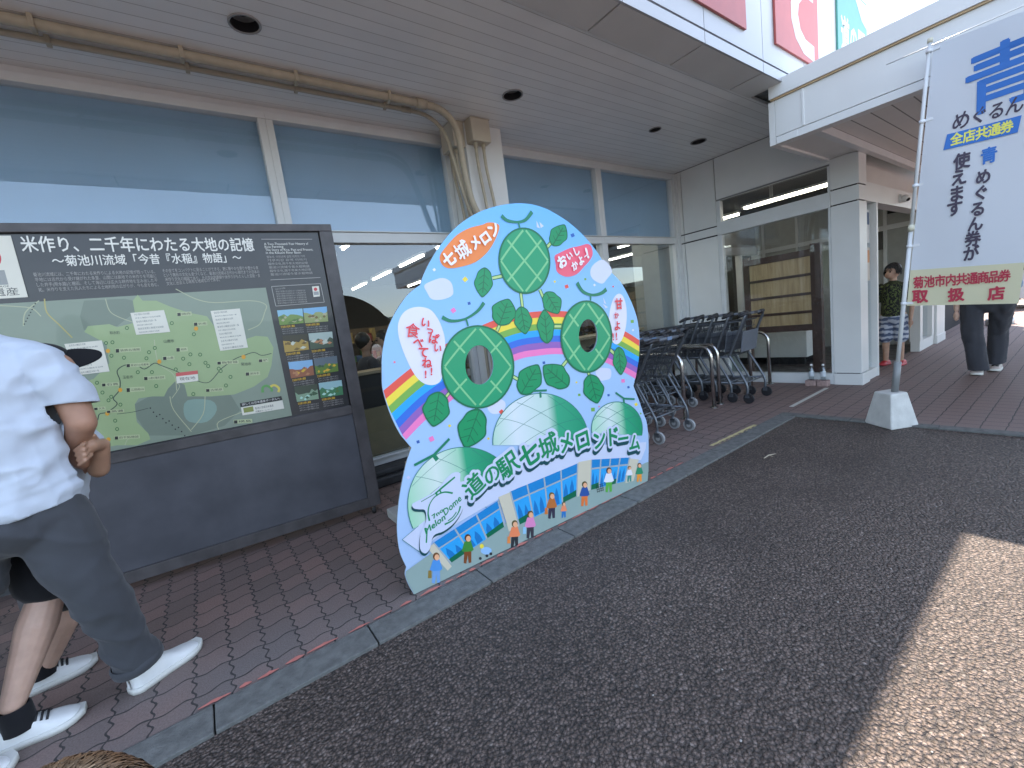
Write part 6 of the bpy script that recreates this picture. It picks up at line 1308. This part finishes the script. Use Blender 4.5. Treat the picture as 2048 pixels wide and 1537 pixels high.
# ---- boy in the doorway
boy = thing('person', 'boy in black patterned T-shirt, blue and white shorts and red clogs in the doorway', 'person', (8.0, 1.75, 0))
bx, by = 8.0, 1.765
bh = Vv((bx, by, 1.335)); fw = Vv((-.75, .45, -.12))
legs = [(Vv((bx, by + sg * .075, .72)), .07, Vv((bx - .01, by + sg * .08, .40)), .046) for sg in (1, -1)] + [(Vv((bx - .01, by + sg * .08, .40)), .046, Vv((bx, by + sg * .085, .07)), .03) for sg in (1, -1)]
blob('body', [('e', bh, (.078, .078, .105)), ('e', bh + fw.normalized() * .06 + Vv((0, 0, -.045)), (.05, .05, .05)), ('e', bh + fw.normalized() * .09 + Vv((0, 0, -.018)), (.015, .015, .02)), ('e', bh + Vv((.03, -.075, -.015)), (.014, .01, .026)), (bh - Vv((0, 0, .09)), .04, bh - Vv((0, 0, .15)), .045), (Vv((bx, by, 1.08)), .09, Vv((bx, by, .78)), .09, (0, 1, 0), 1.25)] + legs +
     [(Vv((bx, by - .15, 1.1)), .036, Vv((bx + .02, by - .2, .86)), .031), (Vv((bx + .02, by - .2, .86)), .03, Vv((bx - .02, by - .19, .66)), .022), ('e', Vv((bx - .02, by - .19, .60)), (.018, .03, .045)), (Vv((bx, by + .15, 1.1)), .036, Vv((bx + .02, by + .2, .86)), .031), (Vv((bx + .02, by + .2, .86)), .03, Vv((bx - .03, by + .18, .66)), .022), ('e', Vv((bx - .03, by + .18, .6)), (.018, .03, .045))] +
     [(Vv((bx - .02 + .012 * k, by - .19, .585)), .009, Vv((bx - .03 + .012 * k, by - .185, .53 + .006 * abs(k)), ), .007) for k in (-1, 0, 1, 2)], SK_kid, boy, .009, 4, root=boy)
face(boy, boy, bh, fw, .1)
def pattern_mat(name, c0, c1, kind):
    M, N, L, b = nodes_of(name); tc = N.new('ShaderNodeTexCoord')
    if kind == 'wave':
        v = N.new('ShaderNodeTexWave'); v.inputs['Scale'].default_value = 22; v.inputs['Distortion'].default_value = 9; v.inputs['Detail'].default_value = 1; v.inputs['Detail Scale'].default_value = 1.2; out = v.outputs['Fac']; L.new(tc.outputs['Object'], v.inputs[0]); r = ramp(N, [(.66, c0), (.8, c1)])
    else:
        v = N.new('ShaderNodeTexWave'); v.bands_direction = 'Z'; v.inputs['Scale'].default_value = 4.2; v.inputs['Distortion'].default_value = 3.5; v.inputs['Detail Scale'].default_value = 3; out = v.outputs['Fac']; L.new(tc.outputs['Object'], v.inputs[0]); r = ramp(N, [(.3, c0), (.7, c1)])
    L.new(out, r.inputs[0]); L.new(r.outputs[0], b.inputs['Base Color']); b.inputs['Roughness'].default_value = .85; return M
blob('t_shirt', [(Vv((bx, by, 1.1)), .1, Vv((bx, by, .72)), .108, (0, 1, 0), 1.3), (Vv((bx, by - .14, 1.12)), .056, Vv((bx + .015, by - .19, .95)), .056), (Vv((bx, by + .14, 1.12)), .056, Vv((bx + .015, by + .19, .95)), .056), (Vv((bx, by, 1.16)), .055, Vv((bx, by, 1.17)), .055)], pattern_mat('tee_pattern', (.012, .013, .013), (.1, .13, .04), 'wave'), boy, .009, 5, lambda v: fold(v, 12, .004), root=boy)
blob('shorts', [('e', Vv((bx, by, .68)), (.11, .15, .1))] + [(Vv((bx, by + sg * .075, .68)), .085, Vv((bx - .005, by + sg * .085, .40)), .083) for sg in (1, -1)], pattern_mat('shorts_check', (.1, .13, .22), (.5, .53, .6), 'check'), boy, .009, 5, lambda v: fold(v, 12, .004), root=boy)
s = MB(); rr = random.Random(9)
for i in range(500):
    a = rr.uniform(0, 2 * pi); ph = math.acos(rr.uniform(-.25, 1)); n_ = Vv((sin(ph) * cos(a), sin(ph) * sin(a), cos(ph)))
    if n_.dot(fw.normalized()) > .45 and n_.z < .5: continue
    p = bh + Vv((n_.x * .08, n_.y * .08, n_.z * .107 + .006)); tg = (Vv((0, 0, -1)) + n_ * .5 + fw * .3).normalized(); s.tube([p, p + tg * .025 + n_ * .008, p + tg * .05], [.004, .004, .001], None, 4, caps=False)
s.sphere(bh + Vv((.012, -.006, .022)), (.084, .084, .096), None, 20, 12); shift(s, boy).build('hair', M_hair, boy)
M_redclog = mat('clog_red', (.45, .04, .05), .5)
for sg in (1, -1): shoe(boy, boy, Vv((bx + .07, by + sg * .085 - .02, .004)), Vv((bx - .14, by + sg * .1 + .03, .004)), .09, .075, True, M_redclog, M_redclog, 'clog')
# ---- woman walking towards the camera behind the banner
wo = thing('person', 'person walking in wide charcoal trousers and beige sneakers behind the banner', 'person', (7.35, .8, 0))
f1, f2 = G((1957, 750)), G((1990, 742)); wx, wy = 7.4, .80
kk1, kk2 = Vv((f1.x + .02, f1.y + .06, .46)), Vv((f2.x + .05, f2.y - .01, .46)); hh1, hh2 = Vv((wx, wy + .12, .82)), Vv((wx, wy - .12, .82))
wh = Vv((wx, wy, 1.47)); blob('body', [(hh1, .08, kk1, .05), (kk1, .05, f1 + Vv((.05, 0, .08)), .035), (hh2, .08, kk2, .05), (kk2, .05, f2 + Vv((.06, 0, .08)), .035), (Vv((wx, wy, .86)), .11, Vv((wx, wy, 1.22)), .11, (0, 1, 0), 1.3), (wh - Vv((0, 0, .1)), .045, wh - Vv((0, 0, .17)), .05), ('e', wh, (.085, .078, .108)), ('e', wh + Vv((-.09, 0, -.02)), (.016, .013, .018)),
      (Vv((wx, wy + .19, 1.24)), .045, Vv((wx + .02, wy + .25, .98)), .038), (Vv((wx + .02, wy + .25, .98)), .036, Vv((wx - .06, wy + .24, .78)), .026), ('e', Vv((wx - .07, wy + .24, .7)), (.025, .03, .06)), (Vv((wx, wy - .19, 1.24)), .045, Vv((wx + .02, wy - .2, .98)), .038), (Vv((wx + .02, wy - .2, .98)), .036, Vv((wx - .14, wy - .1, .93)), .026), ('e', Vv((wx - .17, wy - .06, .93)), (.03, .05, .03))], SK_pale, wo, .01, 5, root=wo)
face(wo, wo, wh, (-1, 0, 0), .1)
wt_o = blob('trousers', [('e', Vv((wx, wy, .84)), (.13, .19, .13)), (hh1, .108, kk1, .09), (kk1, .09, f1 + Vv((.04, .005, .06)), .092), (hh2, .108, kk2, .088), (kk2, .088, f2 + Vv((.07, .0, .1)), .085)], C_wtrs, wo, .01, 6, lambda v: .012 * noise.noise(Vector((v.x * 14, v.y * 18, v.z * 3))) + fold(v, 18, .003), root=wo)
crop.rad = (.2, .2); crop(wt_o, wo, [(f1 + Vv((.04, 0, .055)), Vv((0, 0, -1))), (f2 + Vv((.07, 0, .095)), Vv((.25, 0, -1)).normalized())])
blob('blouse', [(Vv((wx, wy, .88)), .135, Vv((wx, wy, 1.22)), .13, (0, 1, 0), 1.35), (Vv((wx, wy + .18, 1.25)), .07, Vv((wx + .02, wy + .25, 1.0)), .065), (Vv((wx, wy - .17, 1.25)), .065, Vv((wx + .02, wy - .2, 1.0)), .06)], C_denim, wo, .01, 5, lambda v: fold(v, 12, .005), root=wo)
s = MB(); s.sphere(wh + Vv((.018, 0, .02)), (.09, .09, .105), None, 20, 12); s.tube([wh + Vv((.05, 0, .04)), wh + Vv((.075, 0, -.08)), wh + Vv((.07, 0, -.2))], [.075, .075, .05], None, 16); shift(s, wo).build('hair', M_hair, wo)
M_beigeshoe = mat('shoe_beige', (.5, .44, .4), .6, var=.2, scale=40)
shoe(wo, wo, f1 + Vv((.17, .02, 0)), f1 + Vv((-.09, .01, 0)), .1, .09, False, M_beigeshoe); shoe(wo, wo, f2 + Vv((.17, -.01, .0)), f2 + Vv((-.09, .01, 0)), .1, .09, False, M_beigeshoe)
# ---- two people seated behind the left window
for k, (px, y, lab, c) in enumerate((((722, 648), 5.0, 'person in dark top sitting indoors behind the window, left of the two', (.06, .06, .07)), ((760, 645), 4.9, 'person in grey top sitting indoors behind the window, right of the two', (.22, .22, .23)))):
    q = FY(px, y); P_ = thing('person', lab, 'person', (q.x, q.y, .012)); hq = Vv((q.x, q.y, 1.3)); fw2 = Vv((1 if k == 0 else -1, .1, 0))
    blob('body', [('e', hq, (.08, .085, .108)), ('e', hq + fw2 * .085 + Vv((0, 0, -.015)), (.014, .014, .018)), (hq - Vv((0, 0, .1)), .045, hq - Vv((0, 0, .16)), .05), (hq - Vv((0, 0, .3)), .11, hq - Vv((0, 0, .62)), .11)] + [(hq + Vv((0, sg * .1, -.7)), .08, hq + fw2 * .4 + Vv((0, sg * .1, -.72)), .06) for sg in (1, -1)] + [(hq + fw2 * .4 + Vv((0, sg * .1, -.74)), .055, hq + fw2 * .4 + Vv((0, sg * .1, -1.25)), .035) for sg in (1, -1)] +
         [(hq + Vv((0, sg * .18, -.24)), .045, hq + fw2 * .08 + Vv((0, sg * .22, -.5)), .04) for sg in (1, -1)] + [(hq + fw2 * .08 + Vv((0, sg * .22, -.5)), .038, hq + fw2 * .3 + Vv((0, sg * .14, -.42)), .03) for sg in (1, -1)], SK_kid, P_, .012, 5, root=P_)
    blob('shirt', [(hq - Vv((0, 0, .28)), .125, hq - Vv((0, 0, .66)), .13, (0, 1, 0), 1.3)] + [(hq + Vv((0, sg * .17, -.24)), .065, hq + fw2 * .05 + Vv((0, sg * .21, -.42)), .06) for sg in (1, -1)], cloth_mat('seated_shirt', c), P_, .012, 5, root=P_)
    blob('trousers', [('e', hq - Vv((0, 0, .7)), (.13, .19, .1))] + [(hq + Vv((0, sg * .1, -.7)), .1, hq + fw2 * .42 + Vv((0, sg * .1, -.72)), .08) for sg in (1, -1)] + [(hq + fw2 * .42 + Vv((0, sg * .1, -.74)), .078, hq + fw2 * .42 + Vv((0, sg * .1, -1.2)), .065) for sg in (1, -1)], C_wtrs, P_, .012, 5, root=P_)
    face(P_, P_, hq, fw2, .1)
    s = MB(); s.sphere(hq + Vv((0, 0, .02)) - fw2 * .014, (.088, .09, .104), None, 18, 12); shift(s, P_).build('hair', M_hair, P_)
    t = thing('stool', 'dark stool under the seated person, ' + ('left one' if k == 0 else 'right one'), 'stool', (q.x, q.y, .012)); s = MB(); s.cyl((0, 0, .46), .17, .04, None, 24); s.build('seat', M_cblk, t); s = MB(); s.cyl((0, 0, 0), .03, .455, None, 12); s.cyl((0, 0, 0), .18, .015, None, 24); s.build('pedestal', M_steel, t)

# ------------------------------------------------------------------ far end of the forecourt
t = thing('banner_flag', 'blue banner on a thin pole at the far right end of the forecourt', 'banner flag', (13.2, 1.25, 0))
s = MB(); s.tube([(13.2, 1.25, 0), (13.2, 1.25, 3.0)], .015, None, 10); s.cyl((13.2, 1.25, 0), .2, .12, None, 18); shift(s, t).build('pole', M_pole, t)
s = MB(); n = 16
for i in range(n):
    z0, z1 = 1.25 + 1.6 * i / n, 1.25 + 1.6 * (i + 1) / n; w_ = lambda z, k: (13.2 + .03 * sin(z * 5 + k * 3), 1.23 - .6 * k, z)
    for k in range(6): s.add([w_(z0, k / 6), w_(z0, (k + 1) / 6), w_(z1, (k + 1) / 6), w_(z1, k / 6)], [(0, 1, 2, 3)], None, True)
shift(s, t).build('cloth', flagmat('flag_blue_cloth', (.04, .16, .5)), t)
car = thing('parked_car', 'white hatchback parked beyond the far end of the forecourt', 'car', (17.5, .6, 0), radians(80))
prof = [(-1.9, .28), (-1.95, .6), (-1.8, .85), (-1.15, .95), (-.55, 1.42), (.9, 1.48), (1.6, 1.3), (1.85, .95), (1.9, .5), (1.85, .28)]
prof = [(p.x, p.y) for p in catmull([(a, b, 0) for a, b in prof], 4)]
s = MB(); fl = lambda wd: [Vector((x, wd * (1 if z < .95 else 1 - .18 * (z - .95) / .5), z)) for x, z in prof]
A_, B_ = fl(.8), fl(-.8); n = len(prof); s.add(A_ + B_, [(i, i + 1, n + i + 1, n + i) for i in range(n - 1)] + [(n - 1, 0, n, 2 * n - 1)], None, True); s.f += [tuple(range(n - 1, -1, -1)), tuple(range(n, 2 * n))]; s.m += [0, 0]; s.sm += [False, False]
s.build('body', mat('car_white', (.6, .6, .6), .25, coat=.6), car)
M_cg = mat('car_glass', (.02, .025, .03), .05)
for sg in (1, -1):
    for a, b in ((-.72, .1), (.17, 1.35)):
        s = MB(); y0 = sg * .802; y1 = sg * .735; zt = 1.36 if a > 0 else 1.33
        s.add([(a + (-.25 if a < 0 else 0), y0, .97), (b + (.1 if a > 0 else 0), y0, .97), (b - (.1 if a > 0 else 0), y1, zt), (a + (.2 if a < 0 else 0), y1, zt)], [(0, 1, 2, 3)]); s.build('side_window', M_cg, car)
for x_ in (-1.2, 1.2):
    for sg in (1, -1):
        s = MB(); s.tube([(x_, sg * .66, .31), (x_, sg * .815, .31)], .31, None, 24); w_ = s.build('wheel', M_cblk, car); s = MB(); s.tube([(x_, sg * .81, .31), (x_, sg * .822, .31)], .2, None, 20); s.build('rim', M_steel, w_)
for sg in (1, -1): s = MB(); s.sphere((-1.86, sg * .6, .68), (.1, .16, .09), None, 12, 8); s.build('headlight', mat('lamp_glass', (.6, .6, .62), .1), car)
s = MB(); s.add([(-1.12, -.66, .99), (-1.12, .66, .99), (-.6, .58, 1.39), (-.6, -.58, 1.39)], [(0, 1, 2, 3)]); s.build('windscreen', M_cg, car)
# hedge at the end of the forecourt and an unseen hill ring added to darken reflected horizon glare
def leafmat(name, a, b_):
    M, N, L, b = nodes_of(name); tc = N.new('ShaderNodeTexCoord'); nz = N.new('ShaderNodeTexNoise'); nz.inputs['Scale'].default_value = 2.5; nz.inputs['Detail'].default_value = 8; L.new(tc.outputs['Object'], nz.inputs[0])
    r = ramp(N, [(.35, a), (.65, b_)]); L.new(nz.outputs['Fac'], r.inputs[0]); L.new(r.outputs[0], b.inputs['Base Color']); b.inputs['Roughness'].default_value = .8; return M
hg = MB(); rr = random.Random(3)
for i in range(5200):
    c = Vector((21.5 + rr.gauss(0, .35), rr.uniform(-9, 8), abs(rr.gauss(.9, .5)))); a = Vector((rr.uniform(-1, 1), rr.uniform(-1, 1), rr.uniform(-1, 1))).normalized() * .09; b = a.orthogonal().normalized() * .06
    hg.add([c - a, c + b, c + a, c - b], [(0, 1, 2, 3)])
o = hg.build('hedge', leafmat('hedge_leaf', (.03, .06, .02), (.08, .13, .04))); tag(o, 'dense green hedge closing the far right end of the forecourt', 'hedge')
hl = MB(); n = 72; vs = []
for i in range(n):
    a = 2 * pi * i / n; h_ = 16 + 8 * noise.noise(Vector((cos(a) * 2.5, sin(a) * 2.5, 0))) + 4 * noise.noise(Vector((cos(a) * 9, sin(a) * 9, 1)))
    for r_, z_ in ((190, -.1), (215, h_ * .7), (240, h_), (300, -.1)): vs.append((r_ * cos(a), r_ * sin(a), z_))
hl.add(vs, [(i * 4 + k, ((i + 1) % n) * 4 + k, ((i + 1) % n) * 4 + k + 1, i * 4 + k + 1) for i in range(n) for k in range(3)], None, True)
struct('added_hills', hl, leafmat('added_hill_green', (.03, .055, .03), (.06, .09, .045)))
